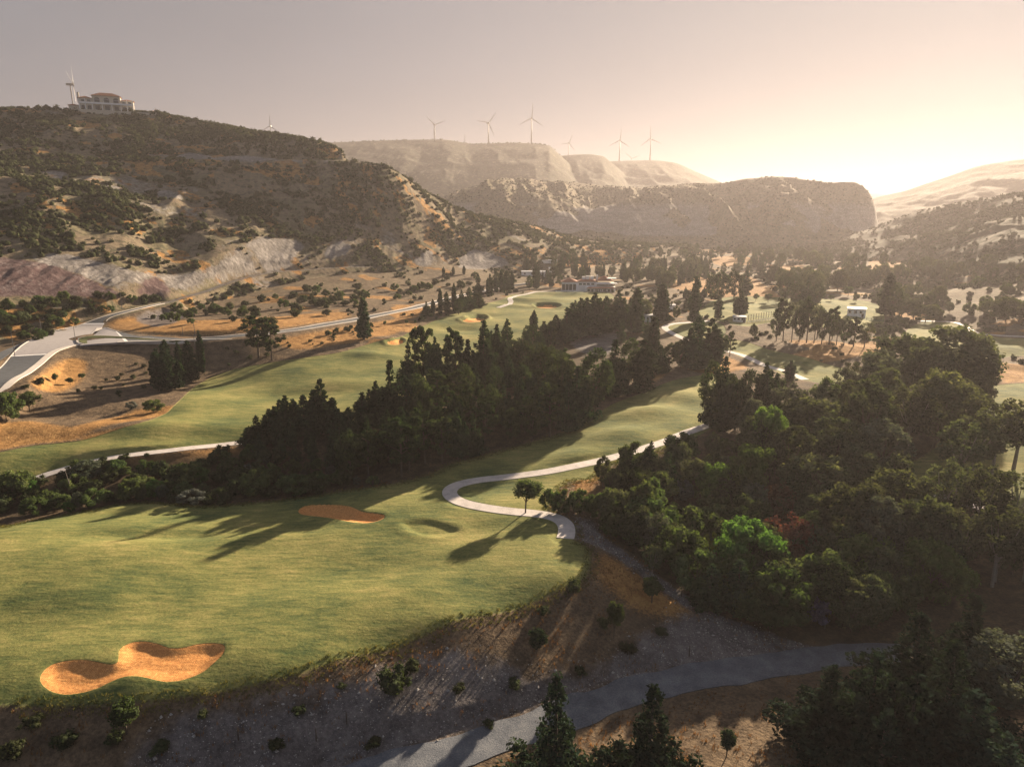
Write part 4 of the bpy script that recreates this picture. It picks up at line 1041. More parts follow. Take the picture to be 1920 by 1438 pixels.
# ---------------------------------------------------------------- trees one can pick out, by where they stand
CW = 'central wood'
for bx, by, top, k, w in [
 (466,836,802,'conifer',40),(484,834,780,'conifer',48),(508,828,768,'conifer',50),(540,822,744,'conifer',52),(573,818,742,'conifer',50),(606,814,714,'conifer',66),(636,820,768,'conifer',50),
 (655,816,765,'conifer',44),(682,812,738,'conifer',54),(708,804,718,'conifer',50),(735,810,679,'conifer',62),(764,800,708,'conifer',56),(790,795,700,'dense_pine',60),
 (768,742,644,'conifer',46),(796,738,618,'pine',52),(818,742,636,'conifer',42),(840,738,632,'conifer',40),(856,738,624,'pine',44),(878,735,640,'conifer',50),(908,725,604,'conifer',54),(932,712,612,'conifer',46),(951,700,602,'conifer',44),(978,700,630,'dense_pine',60),
 (1001,632,581,'slender',15),(1020,650,604,'conifer',40),(1042,648,592,'conifer',44),(1062,640,578,'conifer',44),(1088,635,562,'conifer',54),(1114,632,552,'conifer',56),(1136,622,558,'conifer',44),(1158,620,548,'conifer',50),
 (1192,625,543,'tight_conifer',40),(1205,735,640,'conifer',70),(1178,726,632,'dense_pine',60),(1150,742,640,'conifer',64),(1112,775,650,'dense_pine',84),(1080,795,690,'conifer',60),(1050,760,650,'dense_pine',70),(1020,740,640,'dense_pine',70),
 (990,750,668,'dense_pine',70),(1224,668,596,'tight_conifer',34),(1240,604,535,'tight_conifer',42),(1205,600,560,'broad',40)]:
    at_px(k, bx, by, top, CW, w)
fill([(600,868),(720,850),(850,810),(960,780),(1080,745),(1100,790),(1000,832),(900,862),(800,888),(700,905),(620,898)], 46, [('conifer',5),('dense_pine',3),('pine',2)], (9, 13.5), CW, 3.6)
fill([(700,850),(800,770),(900,735),(1020,700),(1060,745),(900,800),(760,860)], 22, [('conifer',4),('dense_pine',4),('pine',3)], (9, 13), CW, 4.5)
fill([(860,740),(900,690),(1010,650),(1060,665),(1030,700),(930,740)], 14, [('conifer',2),('dense_pine',3),('pine',2)], (9, 12), CW, 4.5)
fill([(450,850),(560,830),(690,820),(720,850),(640,880),(520,862)], 16, [('conifer',1)], (5.5, 8), CW, 3.4)
fill([(1060,605),(1130,590),(1200,600),(1230,640),(1200,660),(1130,640),(1080,640)], 14, [('conifer',4),('broad',2),('dense_pine',2)], (9, 13), CW, 6)

# clump left of the lower cart path bend, and the cluster at the right of the upper strip
RC = 'clump right of narrow fairway'
for bx, by, top, k, w in [(1335,802,676,'dense_pine',62),(1352,806,672,'conifer',60),(1378,806,700,'dense_pine',66),(1405,800,690,'dense_pine',60),(1428,800,684,'conifer',52),(1450,790,696,'dense_pine',50),(1365,780,690,'dense_pine',60),
   (1480,715,678,'conifer',36)]:
    at_px(k, bx, by, top, RC, w)
UC = 'clump above narrow fairway'
for bx, by, top, k, w in [(1255,690,640,'dense_pine',40),(1275,690,630,'dense_pine',44),(1305,692,596,'conifer',64),(1330,690,600,'conifer',58),(1350,672,622,'dense_pine',36),(1368,668,628,'pine',24),(1290,690,620,'conifer',46),(1238,700,650,'conifer',34)]:
    at_px(k, bx, by, top, UC, w)
for bx, by, top, k, w, lb in [(1301,606,522,'tight_conifer',26,'tall pointed conifer left of the small green with the white path'),(1346,598,556,'conifer',28,'pointed conifer behind the white hut, left one of the pair'),(1387,592,546,'conifer',30,'pointed conifer behind the white hut, right one of the pair'),
   (1412,632,607,'olive',14,'small round bush on the brown bank below the white hut'),(1268,597,574,'olive',16,'small round tree beside the pale sheds'),(1417,565,551,'lolly',14,'small round tree on the orange field, left one of the two'),(1440,567,551,'lolly',18,'small round tree on the orange field, right one of the two'),
   (1558,565,554,'lolly',12,'small round tree at the left of the misty lawn'),(1590,556,537,'lolly',18,'rounded tree at the back of the misty lawn'),(1605,566,551,'lolly',12,'low tree at the back edge of the misty lawn')]:
    at_px(k, bx, by, top, 'lawn', w, label=lb)
# row of tall bare-stemmed trees behind the green strip
RS = 'bare-stemmed row'
for i, (bx, by, top) in enumerate([(1455,640,572),(1468,640,565),(1484,641,562),(1498,642,566),(1512,643,568),(1526,644,566),(1540,645,574),(1554,646,580),(1568,647,588),(1582,648,590),(1600,650,600),(1620,652,602),(1475,630,566),(1505,632,563),(1532,634,572),(1560,636,585)]):
    at_px(['dense_pine','pine','gum'][i % 3], bx, by, top, RS, 30)
# pair above the orange field and its neighbours
OF = 'tree group on the orange field'
for bx, by, top, k, w in [(1334,562,508,'dense_pine',32),(1352,565,502,'dense_pine',34),(1376,562,502,'dense_pine',34),(1396,556,508,'conifer',28),(1470,565,510,'dense_pine',32),(1492,572,524,'dense_pine',30),(1512,575,522,'conifer',34),(1530,572,530,'dense_pine',30),
   (1428,525,498,'conifer',20),(1445,530,500,'conifer',20)]:
    at_px(k, bx, by, top, OF, w)
RT = 'misty right-hand group'
for bx, by, top, k, w in [(1660,592,515,'tight_conifer',34),(1672,595,528,'dense_pine',34),(1690,596,552,'broad',36),(1712,600,560,'broad',36),(1735,604,570,'broad',40),(1755,602,574,'broad',28),
   (1758,568,536,'broad',26),(1740,572,548,'olive',24),(1860,600,560,'broad',40),(1885,602,556,'broad',44),(1910,604,566,'broad',40),(1935,606,560,'broad',44),(1850,585,560,'olive',26)]:
    at_px(k, bx, by, top, RT, w)
# far bands of trees across the valley floor
FB = 'misty valley tree belt'
fill([(1010,520),(1060,512),(1160,522),(1230,525),(1270,530),(1240,545),(1160,535),(1050,530)], 22, [('conifer',4),('broad',3),('slender',1)], (9, 15), FB, 7)
fill([(1150,505),(1300,505),(1300,530),(1240,540),(1160,520)], 24, [('conifer',4),('dense_pine',4),('broad',2)], (11, 17), FB, 9)
fill([(1270,500),(1400,500),(1440,505),(1400,520),(1300,522)], 22, [('dense_pine',4),('broad',2),('conifer',2)], (10, 16), FB, 9)
fill([(1440,535),(1500,525),(1640,522),(1650,540),(1560,552),(1470,550)], 44, [('dense_pine',4),('broad',4)], (11, 17), FB, 7)
fill([(1380,485),(1500,480),(1640,490),(1640,510),(1500,508),(1400,500)], 30, [('dense_pine',4),('broad',2),('conifer',1)], (11, 18), FB, 12)
fill([(1660,515),(1760,505),(1900,510),(1900,530),(1760,530),(1680,530)], 26, [('dense_pine',2),('broad',4)], (8, 13), FB, 8)
fill([(960,498),(1050,496),(1100,500),(1080,508),(980,510)], 10, [('conifer',3),('dense_pine',3)], (10, 16), FB, 8)
fill([(880,545),(960,530),(1040,525),(1050,540),(960,548),(900,560)], 18, [('conifer',3),('dense_pine',3),('slender',2)], (8, 14), 'clubhouse drive belt', 5)
fill([(1180,480),(1300,470),(1450,470),(1600,478),(1640,490),(1450,490),(1300,492),(1180,495)], 34, [('dense_pine',3),('broad',3)], (9, 15), FB, 14)
fill([(1260,540),(1330,530),(1400,560),(1330,590),(1260,600),(1230,570)], 7, [('conifer',3),('broad',2)], (7, 12), FB, 9)
fill([(1640,540),(1760,535),(1930,545),(1940,600),(1830,600),(1700,590)], 44, [('broad',4),('olive',3),('dense_pine',1)], (4, 8), 'misty right-hand group', 7)
fill([(1650,500),(1800,490),(1930,500),(1930,540),(1760,530),(1660,525)], 30, [('broad',3),('olive',3)], (4, 8), 'misty right-hand group', 9)
# cypress and pine row along the road
CR_ = 'group beside the road'
for bx, by, top, k, w in [(812,590,560,'slender',8),(826,590,540,'slender',9),(838,586,548,'conifer',22),(852,588,530,'slender',9),(866,584,545,'conifer',24),(880,580,540,'conifer',26),(895,578,550,'dense_pine',26),(930,548,518,'slender',10),(940,546,505,'slender',10),(948,544,510,'conifer',18),
   (800,588,566,'conifer',18),(860,590,560,'dense_pine',24),(900,575,552,'conifer',20),(832,520,500,'slender',6),(850,516,500,'slender',6),(870,515,498,'slender',6)]:
    at_px(k, bx, by, top, CR_, w)
for bx, by, top, k, w, lb in [
 (683,636,560,'tight_conifer',34,'tall dark conifer standing alone beside the road, above the fairway edge'),
 (318,732,640,'conifer',56,'broadest dark conifer of the three on the brown slope'),(300,720,655,'conifer',40,'shorter conifer at the left of the group on the brown slope'),(358,716,640,'conifer',44,'dark conifer right of the broadest one on the brown slope'),
 (380,700,618,'slender',12,'slender cypress at the right end of the group on the brown slope'),(338,700,640,'slender',12,'slender cypress behind the two broad conifers on the brown slope'),
 (485,672,598,'pine',60,'open-crowned pine on the slope just below the road'),(510,676,612,'pine',44,'smaller open pine beside the larger one below the road'),
 (56,772,735,'lolly',44,'round-headed tree at the foot of the road bank'),(14,790,732,'olive',52,'loose grey-green tree at the left edge below the road'),
 (288,772,748,'olive',40,'low spreading tree on the brown slope above the fairway'),(248,768,752,'grey',22,'pale flowering bush on the brown slope'),
 (104,718,700,'lolly',12,'small round tree on the golden bank, taller than its neighbours'),(132,722,708,'lolly',14,'dark little tree on the golden bank under the lamp post'),(154,712,700,'lolly',12,'little round tree at the upper right of the golden bank'),(76,722,706,'shrub',14,'dark bush at the kerb on the golden bank'),
 (48,728,720,'shrub',16,'low dark bush at the left end of the kerb'),(147,736,728,'shrub',8,'tiny dark bush on the shaded part of the bank'),(178,730,722,'shrub',12,'low dark bush in the middle of the brown slope'),
 (193,868,855,'shrub',20,'round bush on the left stretch of path, first of three'),(232,862,849,'shrub',24,'round bush beside the left path, middle one of three'),(275,857,847,'shrub',14,'smallest round bush beside the left path, last of three')]:
    at_px(k, bx, by, top, 'left slope', w, label=lb)
fill([(230,690),(330,660),(470,650),(640,625),(700,612),(690,630),(560,655),(440,685),(330,700),(240,745),(180,730)], 34, [('shrub',1)], (.7, 1.7), 'brown slope under the road', 2.5, name='bush', cat='bush')
# the single tree by the cart path and other marked individuals near the bunker hole
for bx, by, top, k, w, lb in [
 (985,962,901,'single',56,'lone small tree with forked trunk inside the bend of the cart path'),
 (1119,896,867,'slender',8,'little pencil cypress beside the cart path'),
 (1007,1226,1178,'young_pine',46,'dark bushy young pine alone on the embankment'),
 (1151,1196,1130,'lolly',40,'small tree with a pale bare stem on the embankment'),
 (1222,1130,1085,'lolly',50,'rounded tree at the top of the orange bank'),(1341,1146,1118,'shrub',38,'low grey-green bush beside the dirt track'),
 (238,1375,1312,'lolly',54,'round bushy tree on the dark bank below the big bunker'),(216,1394,1368,'shrub',34,'low olive bush beside the bushy tree under the bunker'),(22,1420,1385,'shrub',46,'low bush at the lower left corner'),
 (1362,1418,1365,'young_pine',34,'small dark sapling alone on the orange field at the bottom'),
 (1222,1086,1020,'gum',44,'thin grey tree at the edge of the dirt track'),
 (740,1300,1245,'shrub',70,'wide dark bush on the gravel slope, left one'),(770,1262,1235,'shrub',40,'dark bush just under the fairway edge'),(1075,1110,1078,'shrub',40,'low bush at the right corner of the fairway'),(380,1345,1325,'shrub',24,'small dark bush under the fairway edge left of the gravel')]:
    at_px(k, bx, by, top, 'near', w, label=lb, name='tree' if k not in ('shrub',) else 'bush', cat='tree' if k != 'shrub' else 'bush')

for bx, by, w, t in [(560,1336,26,12),(520,1402,34,16),(300,1408,40,18),(120,1396,44,20),(860,1296,30,14),(915,1362,26,12),(965,1288,34,16),(1090,1262,26,12),(700,1398,36,16),(1180,1222,40,20),(1240,1190,30,14),(60,1360,34,16),(640,1290,22,10),(1020,1150,26,12),(1130,1175,30,16)]:
    at_px('shrub', bx, by, by - t, 'dark bank', w)
# near dark conifers along the bottom edge
NB = 'dark conifers at the bottom right'
for bx, by, top, k, w, lb in [
 (1040,1490,1268,'near_conifer',140,'dark ragged conifer at the bottom, left of the road bend'),
 (1215,1490,1290,'near_conifer',140,'dark conifer at the bottom between the road and the orange field'),
 (1545,1395,1250,'near_conifer',150,'conifer with upswept boughs at the left end of the dark group'),
 (1620,1420,1225,'near_conifer',130,'conifer second from the left in the dark group'),
 (1700,1330,1148,'near_conifer',150,'tallest conifer of the dark group, with a pale tip'),
 (1690,1470,1260,'near_multi',190,'broad conifer at the front of the dark group'),
 (1800,1290,1112,'near_conifer',120,'pointed conifer standing behind the dark group on the right'),
 (1760,1400,1200,'near_conifer',150,'conifer leaning over the road end in the dark group'),
 (1800,1480,1290,'near_conifer',190,'wide conifer at the bottom right of the dark group'),
 (1640,1500,1330,'near_conifer',150,'lowest conifer at the bottom of the dark group'),
 (1890,1330,1185,'broad',170,'broad leafy tree at the right edge above the road end')]:
    at_px(k, bx, by, top, NB, w, label=lb)

# right-hand wood: named crowns first, then fill
RW = 'right-hand wood'
for bx, by, top, k, w, lb in [
 (1278,940,900,'grey',52,'grey-green round bush at the edge of the right-hand wood'),(1340,965,922,'olive',68,'rounded pale-topped tree right of the grey bush'),(1268,985,944,'olive',56,'round green tree in front of the grey bush'),
 (1395,1085,970,'bright',130,'bright green leafy tree in front of the right-hand wood'),(1330,1050,995,'yellow',32,'small yellow-green tree at the left of the bright green one'),
 (1610,1085,996,'bright',120,'yellowish-green rounded tree in the middle of the wood edge'),(1742,1120,1012,'bright',120,'deep green rounded tree at the right of the wood edge'),
 (1520,1165,1118,'violet',66,'bush covered in pale violet blossom'),(1480,1060,960,'brown',90,'reddish-brown bare-looking tree in front of the wood'),(1460,990,900,'brown',60,'smaller brown tree behind the reddish one')]:
    at_px(k, bx, by, top, RW, w, label=lb)
for q in REG:
    if q['clump'] == RW: FEAT.append((math.atan2(q['x'], q['y']), math.hypot(q['x'], q['y']), q['o'].location.z, q['h']))
for bx, by, top, k, w in [
 (1685,740,626,'broad',130),(1640,770,650,'broad',90),(1775,745,607,'broad',120),(1840,715,640,'broad',60),(1730,760,640,'broad',90),(1800,760,660,'broad',100),
 (1650,800,680,'broad',110),(1590,820,705,'broad',100),(1540,830,700,'broad',100),(1480,830,715,'broad',100),(1510,850,740,'broad',110),(1620,860,700,'broad',120),(1700,850,720,'gum',90),(1750,840,690,'broad',110),(1790,820,700,'broad',90),
 (1440,880,760,'bright',80),(1560,900,770,'broad',120),(1650,900,780,'broad',110),(1480,920,790,'broad',120),(1600,940,830,'broad',120),(1400,930,830,'bright',90),(1520,960,850,'broad',120),
 (1820,900,760,'gum',100),(1860,890,740,'gum',90),(1900,880,745,'gum',90),(1940,890,740,'gum',100),(1790,920,780,'gum',90),(1760,1000,850,'gum',90),(1830,1020,860,'gum',90),(1890,1020,870,'gum',110),
 (1680,1010,880,'broad',110),(1590,1040,900,'broad',110),(1640,1070,930,'broad',100),(1720,1080,930,'broad',100),(1790,1090,950,'gum',80),(1860,1100,940,'gum',90),(1920,1090,930,'gum',110),
 (1270,900,850,'dense_pine',50),(1180,915,850,'conifer',54),(1215,915,838,'conifer',56),(1250,920,850,'conifer',50),(1300,930,860,'broad',60),(1340,950,870,'bright',70),(1160,930,868,'conifer',40),
 (1200,1000,905,'olive',70),(1140,985,920,'olive',60),(1060,962,918,'olive',50),(1035,958,916,'olive',44),(1090,962,920,'olive',50),(1115,975,925,'olive',44),(1320,1010,930,'olive',90),(1190,1030,950,'broad',70),(1250,1040,960,'broad',70),
 (1290,1075,985,'broad',70),(1350,1100,1010,'broad',80),(1220,980,900,'olive',60),(1440,1060,900,'broad',90),(1430,1150,1040,'broad',80),(1480,1150,1060,'broad',80),(1560,1160,1050,'dense_pine',90),(1610,1150,1040,'broad',80),(1330,1140,1060,'conifer',60),(1380,1150,1050,'conifer',70),(1550,1180,1070,'conifer',80),(1630,1180,1080,'broad',60)]:
    at_px(k, bx, by, top, RW, w)
fill([(1380,800),(1480,740),(1620,730),(1780,740),(1830,780),(1700,820),(1500,860),(1400,870)], 26, [('broad',4),('gum',1)], (10, 14), RW, 5)
fill([(1130,900),(1330,850),(1380,900),(1360,960),(1250,960),(1150,950)], 22, [('broad',3),('olive',2),('conifer',1)], (5, 8), RW, 3.5)
fill([(1150,985),(1400,960),(1450,1100),(1500,1180),(1420,1165),(1300,1110),(1200,1040)], 34, [('broad',4),('olive',2),('dense_pine',2)], (6.5, 9), RW, 3.4)
fill([(1450,900),(1660,880),(1690,940),(1760,1010),(1950,1030),(1950,1080),(1700,1100),(1500,1080)], 34, [('broad',5),('gum',3),('dense_pine',1)], (8, 13), RW, 4.4)
fill([(1420,1080),(1650,1090),(1650,1170),(1560,1190),(1440,1170)], 20, [('broad',3),('olive',1),('dense_pine',2)], (7, 10), RW, 3.2)
# maquis band at the left between the two fairways
MQ = 'thicket between left fairways'
fill([(-80,930),(60,905),(150,890),(260,885),(380,868),(440,850),(520,862),(600,880),(700,905),(735,915),(640,925),(520,932),(390,948),(260,940),(150,958),(60,974),(-80,985)], 125, [('olive',5),('broad',2),('shrub',3),('grey',.25),('bright',.3)], (2.0, 4.2), MQ, 1.9, name='bush', cat='bush')
for bx, by, top, k, w, lb in [(247,940,898,'olive',52,'tall rounded bush in the left thicket with a pale top'),(30,935,880,'olive',64,'big dark bush at the left end of the thicket'),(362,945,918,'grey',56,'pale domed bush at the front edge of the thicket'),(355,905,866,'olive',70,'broad dark bush high in the thicket under the path'),
   (168,900,862,'broad',60,'dark leafy bush at the left end of the white path'),(480,930,880,'olive',60,'rounded bush in the right half of the thicket'),(560,925,890,'olive',70,'wide low bush at the right part of the thicket')]:
    at_px(k, bx, by, top, MQ, w, label=lb, name='bush', cat='bush')
fill([(90,640),(200,600),(290,575),(300,560),(180,560),(60,570),(-20,600),(20,630)], 40, [('olive',3),('shrub',3)], (3, 5.5), 'scrub left of road', 4, name='bush', cat='bush')
fill([(380,600),(480,560),(600,540),(760,530),(900,520),(880,540),(740,570),(600,600),(450,618)], 60, [('olive',3),('shrub',4)], (2.5, 5), 'slope above the road', 4.5, name='bush', cat='bush')
fill([(310,585),(360,570),(420,560),(430,600),(340,612),(280,600)], 14, [('olive',1)], (2.5, 5), 'slope above the road', 4, name='bush', cat='bush')
fill([(580,630),(700,606),(830,590),(820,602),(700,626),(600,645)], 16, [('lolly',1),('shrub',1)], (1.6, 3), 'bank below the road', 4, name='bush', cat='bush')
fill([(1400,680),(1460,640),(1640,660),(1640,700),(1560,690),(1480,660)], 14, [('shrub',1)], (1, 2), 'bank beside the strip', 4, name='bush', cat='bush')

# ---------------------------------------------------------------- scrub too small or too many to count: real little bushes joined into one
def scrub_mesh(name, X, Y, size, g, leaves, mat, flat=.8, leafs=.45):
    n = len(X); Z = H(X, Y); iv, it = ico(); k = len(iv)
    sc = size[:, None, None] * np.array([1, 1, flat]); jit = g.uniform(.7, 1.2, (n, k, 1))
    cv = iv[None] * jit * sc * .8 + np.stack([X, Y, Z + size * flat * .45], 1)[:, None]
    cf = it[None] + (np.arange(n) * k)[:, None, None]
    V = [cv.reshape(-1, 3)]; nt3 = n * len(it)
    idx = np.repeat(np.arange(n), leaves); d = unit(len(idx), g); d[:, 2] = np.abs(d[:, 2])
    cen = np.stack([X, Y, Z + size * flat * .4], 1)[idx] + d * (size[idx] * g.uniform(.75, 1.1, len(idx)))[:, None] * np.array([1, 1, flat])
    nr = d + .8 * unit(len(idx), g); nr /= np.linalg.norm(nr, axis=1)[:, None]
    lv = leaf_quads(cen, nr, size[idx] * leafs * g.uniform(.7, 1.4, len(idx)), g); lf = np.arange(len(lv)).reshape(-1, 4) + n * k
    V.append(lv); V = np.vstack(V).astype(np.float32); nq = len(lf)
    me = bpy.data.meshes.new(name); me.vertices.add(len(V)); me.vertices.foreach_set('co', V.ravel())
    loops = np.concatenate([cf.ravel(), lf.ravel()]).astype(np.int32); me.loops.add(len(loops)); me.loops.foreach_set('vertex_index', loops)
    me.polygons.add(nt3 + nq); me.polygons.foreach_set('loop_start', np.concatenate([np.arange(nt3) * 3, nt3 * 3 + np.arange(nq) * 4]).astype(np.int32))
    me.update(); o = link(name, me, mat); tag(o, kind='stuff'); return o
def scatter(n, a0, a1, r0, r1, ok, g):
    """random ground points, even per unit of land"""
    a = g.uniform(R(a0), R(a1), n); r = np.sqrt(g.uniform(r0 * r0, r1 * r1, n)); x = r * np.sin(a); y = r * np.cos(a)
    i = np.clip(((a - AZ[0]) / (AZ[-1] - AZ[0]) * (NA - 1)).astype(int), 0, NA - 1); j = np.clip(np.searchsorted(RR, r), 0, NR - 1)
    m = ok(i, j, x, y, r); return x[m], y[m]
gs_ = np.random.default_rng(55)
dens2 = fbm(XG / 12, YG / 12, 3, 74)
lim = np.minimum.reduce([DIST['main'] - 8, DIST['east'] - 6, DIST['side'] - 3, DIST['trackb'] - 3, DIST['c'] - 3, DIST['e'] - 3, DIST['d'] - 3])
def vis_slope(x, y, r):
    return True
dens = fbm(XG / 38, YG / 38, 4, 71); bare = np.maximum(white, red)
def ok_hill(i, j, x, y, r):
    keep = (HID[i, j] == 1) & (gs_.uniform(0, 1, len(x)) < np.clip(.40 + .9 * dens[i, j] + 1.1 * dens2[i, j], .04, 1)) & (bare[i, j] < gs_.uniform(.15, .5, len(x))) & (lim[i, j] > 0)
    te = (ZG[i, j] - CAM_Z) / r
    return keep & (r < np.where(x / y > math.tan(A640), 1000, np.where(te > tan_el(0, 296), 765, 632)))
x, y = scatter(90000, -40, 16, 390, 960, ok_hill, gs_)
print('hill scrub', len(x))
sz = gs_.uniform(1.0, 2.6, len(x)) * (1 + .5 * np.clip(dens[0, 0], 0, 1)); sz[gs_.uniform(0, 1, len(x)) < .15] *= 1.45
scrub_mesh('hillside_scrub', x[:13000], y[:13000], sz[:13000], gs_, 6, M['scrub'])
def ok_val(i, j, x, y, r):
    return ((HID[i, j] == 0) | (HID[i, j] == 7) | (HID[i, j] == 1)) & (grass[i, j] < .2) & (gold[i, j] < .55 + .3 * (x < 60)) & (lim[i, j] > 0) & (gs_.uniform(0, 1, len(x)) < np.clip(.35 + 1.4 * dens[i, j], .03, 1)) & (bare[i, j] < .3)
x, y = scatter(9000, -40, 40, 330, 1050, ok_val, gs_); k = 2600
x = x[:k]; y = y[:k]; scrub_mesh('valley_scrub', x, y, gs_.uniform(.8, 2.4, len(x)), gs_, 9, M['scrub'])
x, y = scatter(16000, 14, 42, 380, 1100, ok_val, gs_); k = 2600
k = 3800; x = x[:k]; y = y[:k]; scrub_mesh('valley_scrub', x, y, gs_.uniform(1.3, 3.4, len(x)), gs_, 6, M['scrub'])
def ok_cliff(i, j, x, y, r):
    return ((HID[i, j] == 2) | (HID[i, j] == 7)) & (bare[i, j] < .45) & (gs_.uniform(0, 1, len(x)) < np.clip(.5 + 1.2 * dens[i, j], .1, 1))
x, y = scatter(26000, -12, 42, 900, 1480, ok_cliff, gs_); k = 4500
x = x[:k]; y = y[:k]; scrub_mesh('cliff_scrub', x, y, gs_.uniform(1.2, 2.7, len(x)), gs_, 3, M['scrub'], .7)
def ok_ridge(i, j, x, y, r): return (HID[i, j] >= 1) & (HID[i, j] <= 8) & (np.abs(ZG[i, j] - ZG[i, np.minimum(j + 6, NR - 1)]) >= 0)
# bushes that break the skyline of the near hill
a = gs_.uniform(R(-38), A640, 330); r = hSr(a) + gs_.uniform(-9, 3, 330); x = r * np.sin(a); y = r * np.cos(a)
scrub_mesh('skyline_scrub', x, y, gs_.uniform(.5, 1.9, 330), gs_, 14, M['scrub'], .95)
a = gs_.uniform(az_of(600, 268), az_of(1050, 290), 130); r = HILLS[1].rc(a) + gs_.uniform(-14, 3, 130); x = r * np.sin(a); y = r * np.cos(a)
scrub_mesh('skyline_scrub', x, y, gs_.uniform(1.2, 3.2, 130), gs_, 8, M['scrub'], .9)

# tufts of dry grass and loose stones on the near banks
def ok_near(i, j, x, y, r): return (grass[i, j] < .35) & (DIST['dirt_road'][i, j] > 3.2) & (DIST['a'][i, j] > 1.8) & (duff[i, j] < .6) & (gs_.uniform(0, 1, len(x)) < np.clip(.55 + 1.3 * fb9[i, j] - .45 * grav[i, j], .03, 1)) & (ZG[i, j] < 6)
fb9 = fbm(XG / 5, YG / 5, 4, 99)
x, y = scatter(26000, -40, 40, 55, 150, ok_near, gs_); x = x[:15000]; y = y[:15000]
n = len(x); z = H(x, y); bl = 5; idx = np.repeat(np.arange(n), bl)
ang = gs_.uniform(0, 6.28, n * bl); hgt = gs_.uniform(.18, .62, n * bl); ln = gs_.uniform(.1, .5, n * bl); wd = .05
bx = x[idx] + gs_.normal(0, .12, n * bl); by = y[idx] + gs_.normal(0, .12, n * bl); bz = z[idx] - .05
tx = bx + np.cos(ang) * hgt * ln; ty = by + np.sin(ang) * hgt * ln
dx = -np.sin(ang) * wd; dy = np.cos(ang) * wd
V = np.stack([np.stack([bx - dx, by - dy, bz], 1), np.stack([bx + dx, by + dy, bz], 1), np.stack([tx, ty, bz + hgt], 1)], 1).reshape(-1, 3)
me = np_mesh('dry_grass', V, np.arange(len(V)).reshape(-1, 3)); tag(link('dry_grass', me, M['straw']), kind='stuff')
# longer rough along the mown edges
M['rough'] = foliage_mat('rough_grass', (.10, .105, .035), (.24, .20, .075), 0.35, (1.2, 1.1, .6))
def ok_rough(i, j, x, y, r): return (grass[i, j] > .08) & (grass[i, j] < .93) & (DIST['a'][i, j] > 1.8) & (sand[i, j] < .2)
x, y = scatter(150000, -40, 40, 55, 175, ok_rough, gs_); x = x[:9000]; y = y[:9000]
n = len(x); z = H(x, y); bl = 5; idx = np.repeat(np.arange(n), bl)
ang = gs_.uniform(0, 6.28, n * bl); hgt = gs_.uniform(.10, .34, n * bl); ln = gs_.uniform(.1, .6, n * bl); wd = .06
bx = x[idx] + gs_.normal(0, .14, n * bl); by = y[idx] + gs_.normal(0, .14, n * bl); bz = z[idx] - .04
tx = bx + np.cos(ang) * hgt * ln; ty = by + np.sin(ang) * hgt * ln; dx = -np.sin(ang) * wd; dy = np.cos(ang) * wd
V = np.stack([np.stack([bx - dx, by - dy, bz], 1), np.stack([bx + dx, by + dy, bz], 1), np.stack([tx, ty, bz + hgt], 1)], 1).reshape(-1, 3)
me = np_mesh('rough_grass', V, np.arange(len(V)).reshape(-1, 3)); tag(link('rough_grass', me, M['rough']), kind='stuff')
M['stone'] = simple_mat('stone', (.34, .32, .30), .9, .4, 3)
def ok_stone(i, j, x, y, r): return (grass[i, j] < .2) & (grav[i, j] > gs_.uniform(.0, .8, len(x))) & (DIST['dirt_road'][i, j] > 2.6)
x, y = scatter(40000, -40, 40, 55, 140, ok_stone, gs_); x = x[:7000]; y = y[:7000]; n = len(x)
octv = np.array([(1,0,0),(-1,0,0),(0,1,0),(0,-1,0),(0,0,1),(0,0,-.5)], float); octf = np.array([(0,2,4),(2,1,4),(1,3,4),(3,0,4),(2,0,5),(1,2,5),(3,1,5),(0,3,5)])
s_ = gs_.uniform(.035, .12, n) * (1 + 1.6 * (gs_.uniform(0, 1, n) > .96)); V = octv[None] * gs_.uniform(.6, 1.3, (n, 6, 1)) * s_[:, None, None] + np.stack([x, y, H(x, y) + .02], 1)[:, None]
me = np_mesh('loose_stones', V.reshape(-1, 3), (octf[None] + (np.arange(n) * 6)[:, None, None]).reshape(-1, 3)); tag(link('loose_stones', me, M['stone']), kind='stuff')
# ---------------------------------------------------------------- wind turbines on the ridges
M['white_steel'] = simple_mat('turbine_white', (.17, .165, .16), .5, .05, .2, .4)
def blade_mesh():
    m = MB(); L = 1.0; v = []; st = [(0,.022,.020),(.06,.022,.018),(.18,.045,.012),(.45,.032,.008),(.8,.018,.004),(1,.005,.002)]
    for z, w, t in st:
        tw = .35 * (1 - z); c, s = math.cos(tw), math.sin(tw)
        for (a, b) in ((-w*.35, 0), (0, t), (w, 0), (0, -t)): v.append((a*c - b*s, a*s + b*c, z * L))
    f = [(0,3,2,1)]
    for i in range(len(st) - 1):
        for k in range(4): f.append((4*i+k, 4*i+(k+1) % 4, 4*i+4+(k+1) % 4, 4*i+4+k))
    f.append(tuple(4*(len(st)-1)+k for k in range(4)))
    me = bpy.data.meshes.new('blade'); me.from_pydata(v, [], f); me.materials.append(M['white_steel']); return me
BLADE = blade_mesh()
